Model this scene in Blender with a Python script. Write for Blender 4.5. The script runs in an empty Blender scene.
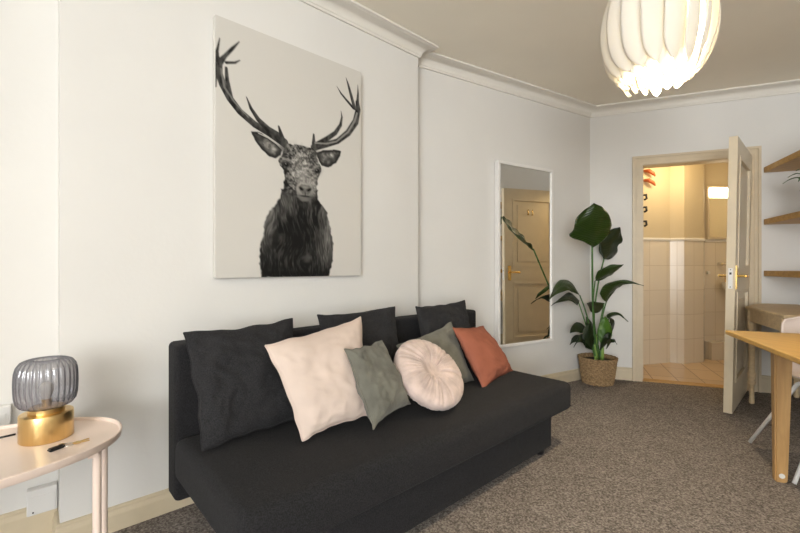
import bpy, bmesh, math, random
import numpy as np
from mathutils import Vector, Matrix
SC = bpy.context.scene
COL = SC.collection
random.seed(7); np.random.seed(7)
PI = math.pi

# ------------------------------------------------------------------ materials
def mat(name, col, rough=0.6, metal=0.0, bump=0.0, bscale=50.0, var=0.0, vscale=6.0, col2=None, stretch=None,
        sheen=0.0, spec=0.5, trans=0.0, ior=1.45, coat=0.0):
    m = bpy.data.materials.new(name); m.use_nodes = True
    nt = m.node_tree; b = nt.nodes['Principled BSDF']
    b.inputs['Base Color'].default_value = (*col, 1)
    b.inputs['Roughness'].default_value = rough
    b.inputs['Metallic'].default_value = metal
    b.inputs['Specular IOR Level'].default_value = spec
    b.inputs['Transmission Weight'].default_value = trans
    b.inputs['IOR'].default_value = ior
    b.inputs['Coat Weight'].default_value = coat
    if sheen:
        b.inputs['Sheen Weight'].default_value = sheen
        b.inputs['Sheen Roughness'].default_value = 0.5
    tc = nt.nodes.new('ShaderNodeTexCoord'); mp = nt.nodes.new('ShaderNodeMapping')
    nt.links.new(tc.outputs['Object'], mp.inputs['Vector'])
    if stretch: mp.inputs['Scale'].default_value = stretch
    if var or col2:
        n = nt.nodes.new('ShaderNodeTexNoise'); n.inputs['Scale'].default_value = vscale; n.inputs['Detail'].default_value = 5
        nt.links.new(mp.outputs[0], n.inputs['Vector'])
        r = nt.nodes.new('ShaderNodeValToRGB')
        c2 = col2 or tuple(max(0, c*(1-var)) for c in col)
        c1 = col if col2 else tuple(min(1, c*(1+var*0.5)) for c in col)
        r.color_ramp.elements[0].position = 0.35; r.color_ramp.elements[1].position = 0.65
        r.color_ramp.elements[0].color = (*c2, 1); r.color_ramp.elements[1].color = (*c1, 1)
        nt.links.new(n.outputs['Fac'], r.inputs[0]); nt.links.new(r.outputs[0], b.inputs['Base Color'])
    if bump:
        n = nt.nodes.new('ShaderNodeTexNoise'); n.inputs['Scale'].default_value = bscale; n.inputs['Detail'].default_value = 3
        nt.links.new(mp.outputs[0], n.inputs['Vector'])
        bp = nt.nodes.new('ShaderNodeBump'); bp.inputs['Strength'].default_value = bump; bp.inputs['Distance'].default_value = 0.01
        nt.links.new(n.outputs['Fac'], bp.inputs['Height']); nt.links.new(bp.outputs[0], b.inputs['Normal'])
    return m

def tile_mat(name, col, grout, w, h, gap, rough=0.25, rot=0.0, useuv=True, var=0.03):
    m = bpy.data.materials.new(name); m.use_nodes = True
    nt = m.node_tree; b = nt.nodes['Principled BSDF']; b.inputs['Roughness'].default_value = rough
    tc = nt.nodes.new('ShaderNodeTexCoord'); mp = nt.nodes.new('ShaderNodeMapping')
    mp.inputs['Rotation'].default_value = (0, 0, rot)
    nt.links.new(tc.outputs['UV' if useuv else 'Object'], mp.inputs['Vector'])
    br = nt.nodes.new('ShaderNodeTexBrick'); br.offset = 0.0; br.squash = 1.0
    br.inputs['Scale'].default_value = 1.0
    br.inputs['Brick Width'].default_value = w; br.inputs['Row Height'].default_value = h
    br.inputs['Mortar Size'].default_value = gap; br.inputs['Mortar Smooth'].default_value = 0.2
    br.inputs['Color1'].default_value = (*col, 1)
    br.inputs['Color2'].default_value = (*[c*(1-var*2) for c in col], 1)
    br.inputs['Mortar'].default_value = (*grout, 1)
    nt.links.new(mp.outputs[0], br.inputs['Vector'])
    nt.links.new(br.outputs['Color'], b.inputs['Base Color'])
    bp = nt.nodes.new('ShaderNodeBump'); bp.inputs['Strength'].default_value = 0.3; bp.inputs['Distance'].default_value = 0.004; bp.invert = True
    nt.links.new(br.outputs['Fac'], bp.inputs['Height']); nt.links.new(bp.outputs[0], b.inputs['Normal'])
    return m

def wood_mat(name, c1, c2, rough=0.4, scale=(1.5, 14, 14), rot=0.0):
    m = bpy.data.materials.new(name); m.use_nodes = True
    nt = m.node_tree; b = nt.nodes['Principled BSDF']; b.inputs['Roughness'].default_value = rough
    tc = nt.nodes.new('ShaderNodeTexCoord'); mp0 = nt.nodes.new('ShaderNodeMapping'); mp = nt.nodes.new('ShaderNodeMapping')
    mp0.inputs['Rotation'].default_value = (0, 0, rot); mp.inputs['Scale'].default_value = scale
    nt.links.new(tc.outputs['Object'], mp0.inputs['Vector']); nt.links.new(mp0.outputs[0], mp.inputs['Vector'])
    n = nt.nodes.new('ShaderNodeTexNoise'); n.inputs['Scale'].default_value = 3.0; n.inputs['Detail'].default_value = 8; n.inputs['Distortion'].default_value = 0.6
    nt.links.new(mp.outputs[0], n.inputs['Vector'])
    r = nt.nodes.new('ShaderNodeValToRGB'); r.color_ramp.elements[0].position = 0.3; r.color_ramp.elements[1].position = 0.7
    r.color_ramp.elements[0].color = (*c2, 1); r.color_ramp.elements[1].color = (*c1, 1)
    nt.links.new(n.outputs['Fac'], r.inputs[0]); nt.links.new(r.outputs[0], b.inputs['Base Color'])
    return m

M = {}
M['wall'] = mat('wall_paint', (0.745, 0.73, 0.70), 0.75, bump=0.05, bscale=60, var=0.02, vscale=2, spec=0.2)
M['ceil'] = mat('ceiling_paint', (0.91, 0.855, 0.74), 0.85, var=0.03, vscale=1.5, spec=0.2)
M['cove'] = mat('cove_paint', (0.78, 0.75, 0.69), 0.7, spec=0.2)
M['skirt'] = mat('skirting_paint', (0.62, 0.53, 0.38), 0.5, bump=0.1, bscale=25, var=0.06, vscale=9)
M['frame'] = mat('architrave_paint', (0.63, 0.53, 0.38), 0.4, var=0.05, vscale=8)
M['leaf_door'] = mat('door_paint', (0.70, 0.60, 0.44), 0.35, var=0.04, vscale=8)
M['brass'] = mat('brass', (0.80, 0.55, 0.20), 0.25, metal=1.0)
M['brushed'] = mat('brushed_brass', (0.78, 0.55, 0.24), 0.3, metal=1.0, bump=0.08, bscale=40, stretch=(1, 1, 0.02), var=0.12, vscale=30)
M['steel'] = mat('steel', (0.75, 0.74, 0.72), 0.25, metal=1.0)
M['white'] = mat('white_lacquer', (0.82, 0.80, 0.77), 0.35)
M['white_plastic'] = mat('white_plastic', (0.72, 0.71, 0.69), 0.4)
M['dark'] = mat('dark_slot', (0.03, 0.03, 0.03), 0.6)
M['charcoal'] = mat('charcoal_weave', (0.029, 0.0285, 0.031), 0.95, bump=0.35, bscale=420, col2=(0.0125, 0.012, 0.0125), vscale=260, sheen=0.03, spec=0.15)
M['charcoal2'] = mat('charcoal_cushion_weave', (0.036, 0.0355, 0.038), 0.95, bump=0.35, bscale=420, col2=(0.017, 0.0165, 0.0175), vscale=260, sheen=0.03, spec=0.15)
M['blush'] = mat('blush_cotton', (0.67, 0.55, 0.48), 0.95, bump=0.25, bscale=300, var=0.04, vscale=9, spec=0.1)
M['sage'] = mat('sage_velvet', (0.16, 0.156, 0.129), 0.85, bump=0.15, bscale=200, var=0.26, vscale=9, sheen=0.15, spec=0.15)
M['velvet'] = mat('pale_pink_velvet', (0.58, 0.465, 0.42), 0.8, bump=0.1, bscale=150, var=0.2, vscale=16, sheen=0.25, spec=0.15)
M['terra'] = mat('terracotta_cotton', (0.30, 0.108, 0.070), 0.9, bump=0.2, bscale=300, var=0.1, vscale=8, spec=0.12)
M['pink'] = mat('pink_lacquer', (0.84, 0.69, 0.60), 0.3)
M['black'] = mat('black_plastic', (0.01, 0.01, 0.012), 0.4)
M['soil'] = mat('potting_soil', (0.03, 0.02, 0.012), 1.0, bump=0.8, bscale=60)
M['stem'] = mat('green_stem', (0.06, 0.15, 0.035), 0.45, var=0.2, vscale=20)
M['sheath'] = mat('pale_stem_sheath', (0.22, 0.36, 0.08), 0.45, var=0.2, vscale=12)
M['seagrass'] = mat('seagrass', (0.40, 0.27, 0.14), 0.85, bump=0.5, bscale=70, col2=(0.20, 0.125, 0.06), vscale=70)
M['oak'] = wood_mat('oak_tabletop', (0.54, 0.325, 0.085), (0.41, 0.235, 0.055), 0.4, (1.2, 14, 14), rot=1.196)
M['oak_leg'] = wood_mat('oak_leg', (0.56, 0.34, 0.14), (0.42, 0.24, 0.09), 0.4, (14, 14, 1.5))
M['shelf'] = wood_mat('shelf_oak', (0.62, 0.38, 0.14), (0.45, 0.26, 0.085), 0.5, (1.5, 14, 14), rot=1.196)
M['console'] = wood_mat('limed_wood', (0.84, 0.66, 0.42), (0.66, 0.50, 0.30), 0.5, (2.5, 14, 14), rot=1.196)
M['chair'] = mat('chair_plastic', (0.74, 0.62, 0.55), 0.35)
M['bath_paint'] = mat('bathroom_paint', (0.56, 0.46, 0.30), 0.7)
M['bath_tile'] = tile_mat('bathroom_wall_tile', (0.72, 0.635, 0.51), (0.58, 0.49, 0.37), 0.24, 0.265, 0.0035)
M['floor_tile'] = tile_mat('bathroom_floor_tile', (0.66, 0.49, 0.32), (0.30, 0.18, 0.09), 0.205, 0.41, 0.005, 0.3, rot=0.376, useuv=False, var=0.06)
M['ceramic'] = mat('ceramic', (0.78, 0.74, 0.66), 0.15)
M['rust'] = mat('rusty_red_plastic', (0.50, 0.12, 0.04), 0.5)

def carpet_mat():
    m = bpy.data.materials.new('carpet'); m.use_nodes = True
    nt = m.node_tree; b = nt.nodes['Principled BSDF']; b.inputs['Roughness'].default_value = 1.0
    b.inputs['Specular IOR Level'].default_value = 0.05
    tc = nt.nodes.new('ShaderNodeTexCoord')
    n = nt.nodes.new('ShaderNodeTexNoise'); n.inputs['Scale'].default_value = 125; n.inputs['Detail'].default_value = 3; n.inputs['Roughness'].default_value = 0.7
    n2 = nt.nodes.new('ShaderNodeTexNoise'); n2.inputs['Scale'].default_value = 9; n2.inputs['Detail'].default_value = 4
    for x in (n, n2): nt.links.new(tc.outputs['Object'], x.inputs['Vector'])
    r = nt.nodes.new('ShaderNodeValToRGB'); e = r.color_ramp.elements
    e[0].position = 0.38; e[0].color = (0.12, 0.102, 0.091, 1); e[1].position = 0.62; e[1].color = (0.41, 0.365, 0.33, 1)
    x = r.color_ramp.elements.new(0.5); x.color = (0.24, 0.21, 0.188, 1)
    nt.links.new(n.outputs['Fac'], r.inputs[0])
    mx = nt.nodes.new('ShaderNodeMix'); mx.data_type = 'RGBA'; mx.blend_type = 'MULTIPLY'; mx.inputs[0].default_value = 1.0
    r2 = nt.nodes.new('ShaderNodeValToRGB'); r2.color_ramp.elements[0].position = 0.3; r2.color_ramp.elements[1].position = 0.7
    r2.color_ramp.elements[0].color = (0.86, 0.86, 0.86, 1); r2.color_ramp.elements[1].color = (1, 1, 1, 1)
    nt.links.new(n2.outputs['Fac'], r2.inputs[0])
    nt.links.new(r.outputs[0], mx.inputs[6]); nt.links.new(r2.outputs[0], mx.inputs[7]); nt.links.new(mx.outputs[2], b.inputs['Base Color'])
    bp = nt.nodes.new('ShaderNodeBump'); bp.inputs['Strength'].default_value = 0.8; bp.inputs['Distance'].default_value = 0.008
    nt.links.new(n.outputs['Fac'], bp.inputs['Height']); nt.links.new(bp.outputs[0], b.inputs['Normal'])
    return m
M['carpet'] = carpet_mat()

def leaf_mat(name, a, c):
    m = bpy.data.materials.new(name); m.use_nodes = True
    nt = m.node_tree; b = nt.nodes['Principled BSDF']; b.inputs['Roughness'].default_value = 0.32
    uv = nt.nodes.new('ShaderNodeTexCoord'); w = nt.nodes.new('ShaderNodeTexWave'); w.bands_direction = 'Y'
    w.inputs['Scale'].default_value = 7; w.inputs['Distortion'].default_value = 1.5; w.inputs['Detail'].default_value = 2
    nt.links.new(uv.outputs['UV'], w.inputs['Vector'])
    r = nt.nodes.new('ShaderNodeValToRGB'); r.color_ramp.elements[0].color = (*a, 1); r.color_ramp.elements[1].color = (*c, 1)
    nt.links.new(w.outputs['Fac'], r.inputs[0]); nt.links.new(r.outputs[0], b.inputs['Base Color'])
    bp = nt.nodes.new('ShaderNodeBump'); bp.inputs['Strength'].default_value = 0.25; bp.inputs['Distance'].default_value = 0.01
    nt.links.new(w.outputs['Fac'], bp.inputs['Height']); nt.links.new(bp.outputs[0], b.inputs['Normal'])
    return m
M['leaf'] = leaf_mat('green_leaf', (0.013, 0.030, 0.003), (0.028, 0.062, 0.006))
M['leaf_dark'] = leaf_mat('dark_green_leaf', (0.006, 0.015, 0.004), (0.012, 0.028, 0.006))
M['leaf_bright'] = leaf_mat('bright_green_leaf', (0.04, 0.115, 0.01), (0.075, 0.18, 0.02))

def varieg_mat():
    m = bpy.data.materials.new('variegated_leaf'); m.use_nodes = True
    nt = m.node_tree; b = nt.nodes['Principled BSDF']; b.inputs['Roughness'].default_value = 0.4
    tc = nt.nodes.new('ShaderNodeTexCoord'); sep = nt.nodes.new('ShaderNodeSeparateXYZ')
    nt.links.new(tc.outputs['UV'], sep.inputs[0])
    r = nt.nodes.new('ShaderNodeValToRGB'); r.color_ramp.interpolation = 'LINEAR'
    e = r.color_ramp.elements
    e[0].position = 0.22; e[0].color = (0.05, 0.13, 0.035, 1); e[1].position = 0.78; e[1].color = (0.05, 0.13, 0.035, 1)
    x = e.new(0.4); x.color = (0.5, 0.6, 0.4, 1); x = e.new(0.6); x.color = (0.5, 0.6, 0.4, 1)
    nt.links.new(sep.outputs[0], r.inputs[0]); nt.links.new(r.outputs[0], b.inputs['Base Color'])
    return m
M['varieg'] = varieg_mat()

m = bpy.data.materials.new('mirror_glass'); m.use_nodes = True
b = m.node_tree.nodes['Principled BSDF']; b.inputs['Metallic'].default_value = 1; b.inputs['Roughness'].default_value = 0.0
b.inputs['Base Color'].default_value = (0.86, 0.86, 0.84, 1); M['mirror'] = m

def glass_mat():          # thin smoked glass of the table lamp
    m = bpy.data.materials.new('smoked_glass'); m.use_nodes = True
    nt = m.node_tree; nt.nodes.remove(nt.nodes['Principled BSDF']); out = nt.nodes['Material Output']
    lw = nt.nodes.new('ShaderNodeLayerWeight'); lw.inputs[0].default_value = 0.5
    cr = nt.nodes.new('ShaderNodeValToRGB'); e = cr.color_ramp.elements
    e[0].position = 0.05; e[0].color = (0.80, 0.80, 0.82, 1); e[1].position = 0.85; e[1].color = (0.16, 0.16, 0.19, 1)
    nt.links.new(lw.outputs['Facing'], cr.inputs[0])
    t = nt.nodes.new('ShaderNodeBsdfTransparent'); nt.links.new(cr.outputs[0], t.inputs[0])
    g = nt.nodes.new('ShaderNodeBsdfGlossy'); g.inputs['Roughness'].default_value = 0.12; g.inputs[0].default_value = (0.8, 0.8, 0.84, 1)
    d = nt.nodes.new('ShaderNodeBsdfDiffuse'); d.inputs[0].default_value = (0.30, 0.30, 0.34, 1)
    m1 = nt.nodes.new('ShaderNodeMixShader'); m1.inputs[0].default_value = 0.22
    nt.links.new(t.outputs[0], m1.inputs[1]); nt.links.new(d.outputs[0], m1.inputs[2])
    m2 = nt.nodes.new('ShaderNodeMixShader'); m2.inputs[0].default_value = 0.16
    nt.links.new(m1.outputs[0], m2.inputs[1]); nt.links.new(g.outputs[0], m2.inputs[2])
    nt.links.new(m2.outputs[0], out.inputs[0]); return m
M['smoked'] = glass_mat()

def shade_mat():
    m = bpy.data.materials.new('translucent_shade'); m.use_nodes = True
    nt = m.node_tree; nt.nodes.remove(nt.nodes['Principled BSDF']); out = nt.nodes['Material Output']
    d = nt.nodes.new('ShaderNodeBsdfDiffuse'); d.inputs[0].default_value = (0.86, 0.84, 0.79, 1)
    t = nt.nodes.new('ShaderNodeBsdfTranslucent'); t.inputs[0].default_value = (0.86, 0.83, 0.76, 1)
    mx = nt.nodes.new('ShaderNodeMixShader'); mx.inputs[0].default_value = 0.32
    nt.links.new(d.outputs[0], mx.inputs[1]); nt.links.new(t.outputs[0], mx.inputs[2]); nt.links.new(mx.outputs[0], out.inputs[0])
    return m
M['shade'] = shade_mat()
def emit_mat(name, col, s):
    m = bpy.data.materials.new(name); m.use_nodes = True
    b = m.node_tree.nodes['Principled BSDF']; b.inputs['Base Color'].default_value = (*col, 1)
    b.inputs['Emission Color'].default_value = (*col, 1); b.inputs['Emission Strength'].default_value = s
    return m
M['bulb'] = emit_mat('lit_bulb', (1, 0.9, 0.74), 12)
M['tube'] = emit_mat('lit_diffuser', (1, 0.86, 0.60), 13)
M['filament_glass'] = mat('frosted_bulb', (0.75, 0.72, 0.66), 0.3)

def print_mat():
    m = bpy.data.materials.new('printed_canvas'); m.use_nodes = True
    nt = m.node_tree; b = nt.nodes['Principled BSDF']; b.inputs['Roughness'].default_value = 0.8; b.inputs['Specular IOR Level'].default_value = 0.15
    a = nt.nodes.new('ShaderNodeAttribute'); a.attribute_name = 'print'
    nt.links.new(a.outputs['Color'], b.inputs['Base Color'])
    return m
M['print'] = print_mat()
M['canvas'] = mat('canvas_cloth', (0.66, 0.64, 0.60), 0.85, spec=0.15)

# ------------------------------------------------------------------ mesh helpers
def bm_new(): return bmesh.new()
def box(bm, x0, x1, y0, y1, z0, z1):
    v = [bm.verts.new((x, y, z)) for z in (z0, z1) for x, y in ((x0, y0), (x1, y0), (x1, y1), (x0, y1))]
    for f in ((3, 2, 1, 0), (4, 5, 6, 7), (0, 1, 5, 4), (1, 2, 6, 5), (2, 3, 7, 6), (3, 0, 4, 7)): bm.faces.new([v[i] for i in f])
def prism(bm, pts, z0, z1):
    a = sum(pts[i][0]*pts[(i+1) % len(pts)][1]-pts[(i+1) % len(pts)][0]*pts[i][1] for i in range(len(pts)))
    if a < 0: pts = pts[::-1]
    lo = [bm.verts.new((p[0], p[1], z0)) for p in pts]; hi = [bm.verts.new((p[0], p[1], z1)) for p in pts]
    bm.faces.new(lo[::-1]); bm.faces.new(hi); n = len(pts)
    for i in range(n): bm.faces.new((lo[i], lo[(i+1) % n], hi[(i+1) % n], hi[i]))
def tube(bm, pts, rad, seg=12, caps=True):
    pts = [Vector(p) for p in pts]; n = len(pts)
    rads = rad if isinstance(rad, (list, tuple)) else [rad]*n
    rings = []; up = None
    for i, p in enumerate(pts):
        t = (pts[min(i+1, n-1)]-pts[max(i-1, 0)]).normalized()
        if up is None: up = t.orthogonal().normalized()
        up = (up-t*up.dot(t)).normalized(); s = t.cross(up)
        rings.append([bm.verts.new(p+(up*math.cos(2*PI*k/seg)+s*math.sin(2*PI*k/seg))*rads[i]) for k in range(seg)])
    for i in range(n-1):
        for k in range(seg): bm.faces.new((rings[i][k], rings[i][(k+1) % seg], rings[i+1][(k+1) % seg], rings[i+1][k]))
    if caps: bm.faces.new(rings[0][::-1]); bm.faces.new(rings[-1])
def lathe(bm, prof, c=(0, 0, 0), seg=48, fn=None, close=True):
    rings = []
    for r, z in prof:
        ring = []
        for k in range(seg):
            a = 2*PI*k/seg; rr = fn(r, z, a) if fn else r
            ring.append(bm.verts.new((c[0]+rr*math.cos(a), c[1]+rr*math.sin(a), c[2]+z)))
        rings.append(ring)
    for i in range(len(rings)-1):
        for k in range(seg): bm.faces.new((rings[i][k], rings[i][(k+1) % seg], rings[i+1][(k+1) % seg], rings[i+1][k]))
    if close: bm.faces.new(rings[0][::-1]); bm.faces.new(rings[-1])
def rbox(bm, x0, x1, y0, y1, z0, z1, r=0.03, seg=5):
    b2 = bmesh.new(); box(b2, x0, x1, y0, y1, z0, z1)
    bmesh.ops.bevel(b2, geom=list(b2.edges)+list(b2.verts), offset=r, segments=seg, profile=0.5, affect='EDGES')
    me = bpy.data.meshes.new('tmp'); b2.to_mesh(me); b2.free(); bm.from_mesh(me); bpy.data.meshes.remove(me)
def boxuv(me):
    uvl = me.uv_layers.new(name='UVMap')
    for p in me.polygons:
        n = p.normal
        if abs(n.z) > 0.7: t = Vector((1, 0, 0)); w = Vector((0, 1, 0))
        else: t = Vector((-n.y, n.x, 0)).normalized(); w = Vector((0, 0, 1))
        for li in p.loop_indices:
            co = me.vertices[me.loops[li].vertex_index].co
            uvl.data[li].uv = (co.dot(t), co.dot(w))
ROOT = {}
def obj(name, bm, m, parent=None, smooth=False, frame=None, uv=False, recalc=True, angle=None):
    """bm is in world (or frame) coordinates; the object's origin goes to its base, a child's to its own centre."""
    if frame is not None: bm.transform(frame)
    if recalc: bmesh.ops.recalc_face_normals(bm, faces=bm.faces)
    co = [v.co for v in bm.verts]
    lo = Vector([min(c[i] for c in co) for i in range(3)]); hi = Vector([max(c[i] for c in co) for i in range(3)])
    org = Vector(((lo.x+hi.x)/2, (lo.y+hi.y)/2, lo.z if parent is None else (lo.z+hi.z)/2))
    bm.transform(Matrix.Translation(-org))
    me = bpy.data.meshes.new(name); bm.to_mesh(me); bm.free()
    if uv: boxuv(me)
    if smooth:
        me.shade_smooth()
        if angle: me.set_sharp_from_angle(angle=math.radians(angle))
    if m: me.materials.append(m)
    o = bpy.data.objects.new(name, me); COL.objects.link(o)
    if parent is not None:
        o.parent = parent; o.location = org-ROOT[parent.name]
    else: o.location = org
    ROOT[o.name] = org
    return o
def thing(name, label, cat, loc, group=None):
    o = bpy.data.objects.new(name, None); COL.objects.link(o); o.location = loc; o.empty_display_size = 0.1
    o['label'] = label; o['category'] = cat
    if group: o['group'] = group
    ROOT[o.name] = Vector(loc); return o
def tag(o, label, cat, group=None):
    o['label'] = label; o['category'] = cat
    if group: o['group'] = group
    return o
def struct(name, bm, m, parent=None, uv=True, **k):
    o = obj(name, bm, m, parent, uv=uv, **k)
    if parent is None: o['kind'] = 'structure'
    return o

# ------------------------------------------------------------------ the room's plan
Cx, Cy = 0.1224, 2.788                       # right corner of the chimney breast
U = Vector((0.7391, 0.6736, 0)); N = Vector((0.6736, -0.7391, 0))
FR = Matrix(((U.x, N.x, 0, Cx), (U.y, N.y, 0, Cy), (0, 0, 1, 0), (0, 0, 0, 1)))   # (along wall, out of wall, z) -> world
def S(s, d, z=0.0): return FR @ Vector((s, d, z))
FRD = math.atan2(U.y, U.x)
A0 = S(-4.8, -0.13); A1 = S(-1.876, -0.13); A2 = S(-1.876, 0); A3 = S(0, 0); A4 = Vector((0.0511, 2.866, 0))
A5 = Vector((1.813, 3.913, 0)); A6 = Vector((3.32, 3.32, 0)); A7 = A6+Vector((-0.3664, -0.9305, 0))*8.8
E = Vector((0.9305, -0.3664, 0)); EN = Vector((-0.3664, -0.9305, 0))              # back wall: along it, into the room
FB = Matrix(((E.x, EN.x, 0, A5.x), (E.y, EN.y, 0, A5.y), (0, 0, 1, 0), (0, 0, 0, 1)))
HC = 2.545

bm = bm_new(); prism(bm, [p.xy for p in (A0, A1, A2, A3, A4, A5, A6, A7)], -0.1, 0.0); struct('floor', bm, M['carpet'])
bm = bm_new(); prism(bm, [p.xy for p in (A0+Vector((-.3, 0, 0)), S(0, -.4), A5+Vector((-.1, .4, 0)), A6+Vector((.3, .1, 0)), A7+Vector((.3, -.2, 0)), A0+Vector((-.3, -.3, 0)))], HC, HC+0.1); struct('ceiling', bm, M['ceil'])
def out(p, v, t): return p+v*t
bm = bm_new(); prism(bm, [p.xy for p in (A0, A1, out(A1, N, -.12), out(A0, N, -.12))], 0, HC); struct('wall_left', bm, M['wall'])
bm = bm_new(); prism(bm, [p.xy for p in (A1, A2, A3, A4, A4-N*0.06, S(-1.876, -.25))], 0, HC); struct('wall_chimney', bm, M['wall'])
mN = Vector((0.5108, -0.8597, 0))
bm = bm_new(); prism(bm, [p.xy for p in (A4, A5, A5-mN*0.12, A4-mN*0.12)], 0, HC); struct('wall_alcove', bm, M['wall'])
T0, T1, DH = 0.434, 1.216, 1.976
TL = (A6-A5).length
def bw(t0, t1, z0, z1, d0=-0.12, d1=0.0):
    prism(bm, [(FB @ Vector(q)).xy for q in ((t0, d0, 0), (t1, d0, 0), (t1, d1, 0), (t0, d1, 0))], z0, z1)
bm = bm_new(); bw(0, T0-.01, 0, HC); bw(T1+.01, TL, 0, HC); bw(T0-.01, T1+.01, DH+.01, HC); struct('wall_back', bm, M['wall'])
RN = Vector((0.9305, -0.3664, 0))
def rw(t0, t1, z0, z1, o0=0.0, o1=.16): prism(bm, [p.xy for p in (A6+EN*t0+RN*o0, A6+EN*t1+RN*o0, A6+EN*t1+RN*o1, A6+EN*t0+RN*o1)], z0, z1)
bm = bm_new(); rw(-.16, 8.8, 0, HC); struct('wall_right', bm, M['wall'])
# front wall (behind the camera) with the big window
fd = (A7-A0); FL = fd.length; fd.normalize(); fo = Vector((fd.y, -fd.x, 0))
if fo.dot(U) > 0: fo = -fo
def fw(x0, x1, z0, z1, d0=0.0, d1=0.2):
    prism(bm, [p.xy for p in (A0+fd*x0+fo*d0, A0+fd*x1+fo*d0, A0+fd*x1+fo*d1, A0+fd*x0+fo*d1)], z0, z1)
WX0, WX1, WZ0, WZ1 = 2.8, 5.65, 0.5, 2.42
bm = bm_new(); fw(0, WX0, 0, HC); fw(WX1, FL, 0, HC); fw(WX0, WX1, 0, WZ0); fw(WX0, WX1, WZ1, HC); struct('wall_front', bm, M['wall'])
w = bm_new(); bm = w
for x in (WX0, (WX0*2+WX1)/3, (WX0+WX1*2)/3, WX1-.06): fw(x, x+.06, WZ0, WZ1, .06, .12)
for z in (WZ0, (WZ0+WZ1)/2, WZ1-.06): fw(WX0+.06, WX1-.06, z, z+.06, .065, .115)
struct('window_1', bm, M['white'])
bm = bm_new(); fw(WX0-.05, WX1+.05, WZ0-.03, WZ0, -.08, .06); struct('trim_4', bm, M['white'])

def sweep(bm, path, prof):
    """profile points (offset into the room, z) swept along the plan path with mitres; the room lies to the right"""
    n = len(path); rings = []
    for i, p in enumerate(path):
        def nrm(a, b2): d = (b2-a).normalized(); return Vector((d.y, -d.x, 0))
        if i == 0: mv = nrm(path[0], path[1])
        elif i == n-1: mv = nrm(path[-2], path[-1])
        else:
            a = nrm(path[i-1], p); c = nrm(p, path[i+1]); mv = (a+c); mv = mv/(mv.dot(a))
        rings.append([bm.verts.new((p.x+mv.x*o, p.y+mv.y*o, z)) for o, z in prof])
    k = len(prof)
    for i in range(n-1):
        for j in range(k): bm.faces.new((rings[i][j], rings[i][(j+1) % k], rings[i+1][(j+1) % k], rings[i+1][j]))
    bm.faces.new(rings[0]); bm.faces.new(rings[-1][::-1])
cp = [(0, HC-.0775), (.012, HC-.0775), (.014, HC-.066)]
for i in range(9):
    a = i/8*PI/2; cp.append((.018+.066*(1-math.cos(a)), HC-.064+.048*math.sin(a)))
cp += [(.086, HC-.014), (.1, HC-.012), (.1, HC), (0, HC)]
bm = bm_new(); sweep(bm, [A0, A1, A2, A3, A4, A5, A6, A7], cp); struct('trim_1', bm, M['cove'], smooth=True, angle=35)
def skirt(name, path, h=.10):
    bm = bm_new(); sweep(bm, path, [(0, 0), (.018, 0), (.018, h-.03), (.015, h-.02), (.012, h-.014), (.013, h-.006), (.007, h), (0, h)])
    struct(name, bm, M['skirt'])
skirt('baseboard_left', [A0, A1-U*.002], .135)
skirt('baseboard_chimney', [A1, A2, A3, A4], .095)
skirt('baseboard_alcove', [A4, A5], .10)
skirt('baseboard_back', [A5, A5+E*(T0-.082)], .115)
skirt('baseboard_right', [A5+E*(T1+.082), A6, A7], .14)

# ------------------------------------------------------------------ door frame, leaf and bathroom
def fbox(bm, t0, t1, d0, d1, z0, z1): box(bm, t0, t1, d0, d1, z0, z1)
bm = bm_new()
AW = .080
for a, c in ((T0-AW, T0), (T1, T1+AW)):
    fbox(bm, a, c, 0, .016, 0, DH+AW)
    fbox(bm, a if a < T0 else c-.02, a+.02 if a < T0 else c, .016, .028, 0, DH+AW)
    m_ = (a+c)/2; fbox(bm, m_-.006, m_+.006, .016, .022, 0, DH+.03)
fbox(bm, T0, T1, 0, .016, DH, DH+AW); fbox(bm, T0-AW+.02, T1+AW-.02, .016, .028, DH+AW-.02, DH+AW)
fbox(bm, T0-.03, T1+.03, .016, .022, DH+.03, DH+.042)
fbox(bm, T0-.01, T0+.004, -.13, .0, 0, DH); fbox(bm, T1-.004, T1+.01, -.13, 0, 0, DH); fbox(bm, T0-.01, T1+.01, -.13, 0, DH-.004, DH+.01)
fbox(bm, T0+.004, T0+.018, -.09, -.05, 0, DH-.004); fbox(bm, T1-.018, T1-.004, -.09, -.05, 0, DH-.004)
struct('trim_2', bm, M['frame'], frame=FB)
bm = bm_new(); fbox(bm, T0+.004, T1-.004, -.10, -.0, 0, .006); struct('trim_3', bm, M['shelf'], frame=FB)

HG = FB @ Vector((1.188, 0.036, 0)); LD = Vector((-0.722, -0.692, 0)).normalized()
HG = HG+Vector((0, 0, .008))
LN = Vector((LD.y, -LD.x, 0))            # candidate normal
if LN.dot(Vector((0.65, -0.76, 0))) < 0: LN = -LN
FD = Matrix(((LD.x, LN.x, 0, HG.x), (LD.y, LN.y, 0, HG.y), (0, 0, 1, HG.z), (0, 0, 0, 1))) @ Matrix.Translation((0, 0, .98)) @ Matrix.Rotation(math.radians(-.95), 4, 'X') @ Matrix.Translation((0, 0, -.98))   # (from hinge, face towards the desk, z)
LW, LH, LT = .785, 1.96, .05
panels = [(.115, LW-.115, .20, .86), (.115, LW-.115, 1.03, LH-.12)]
bm = bm_new()
xs = [0, .115, LW-.115, LW]; zs = [0, .20, .86, 1.03, LH-.12, LH]
for i in range(3):
    for j in range(5):
        isp = i == 1 and j in (1, 3)
        y0, y1 = (-LT/2+.014, LT/2-.014) if isp else (-LT/2, LT/2)
        box(bm, xs[i], xs[i+1], y0, y1, zs[j], zs[j+1])
door = struct('door_1', bm, M['leaf_door'], frame=FD)
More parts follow.
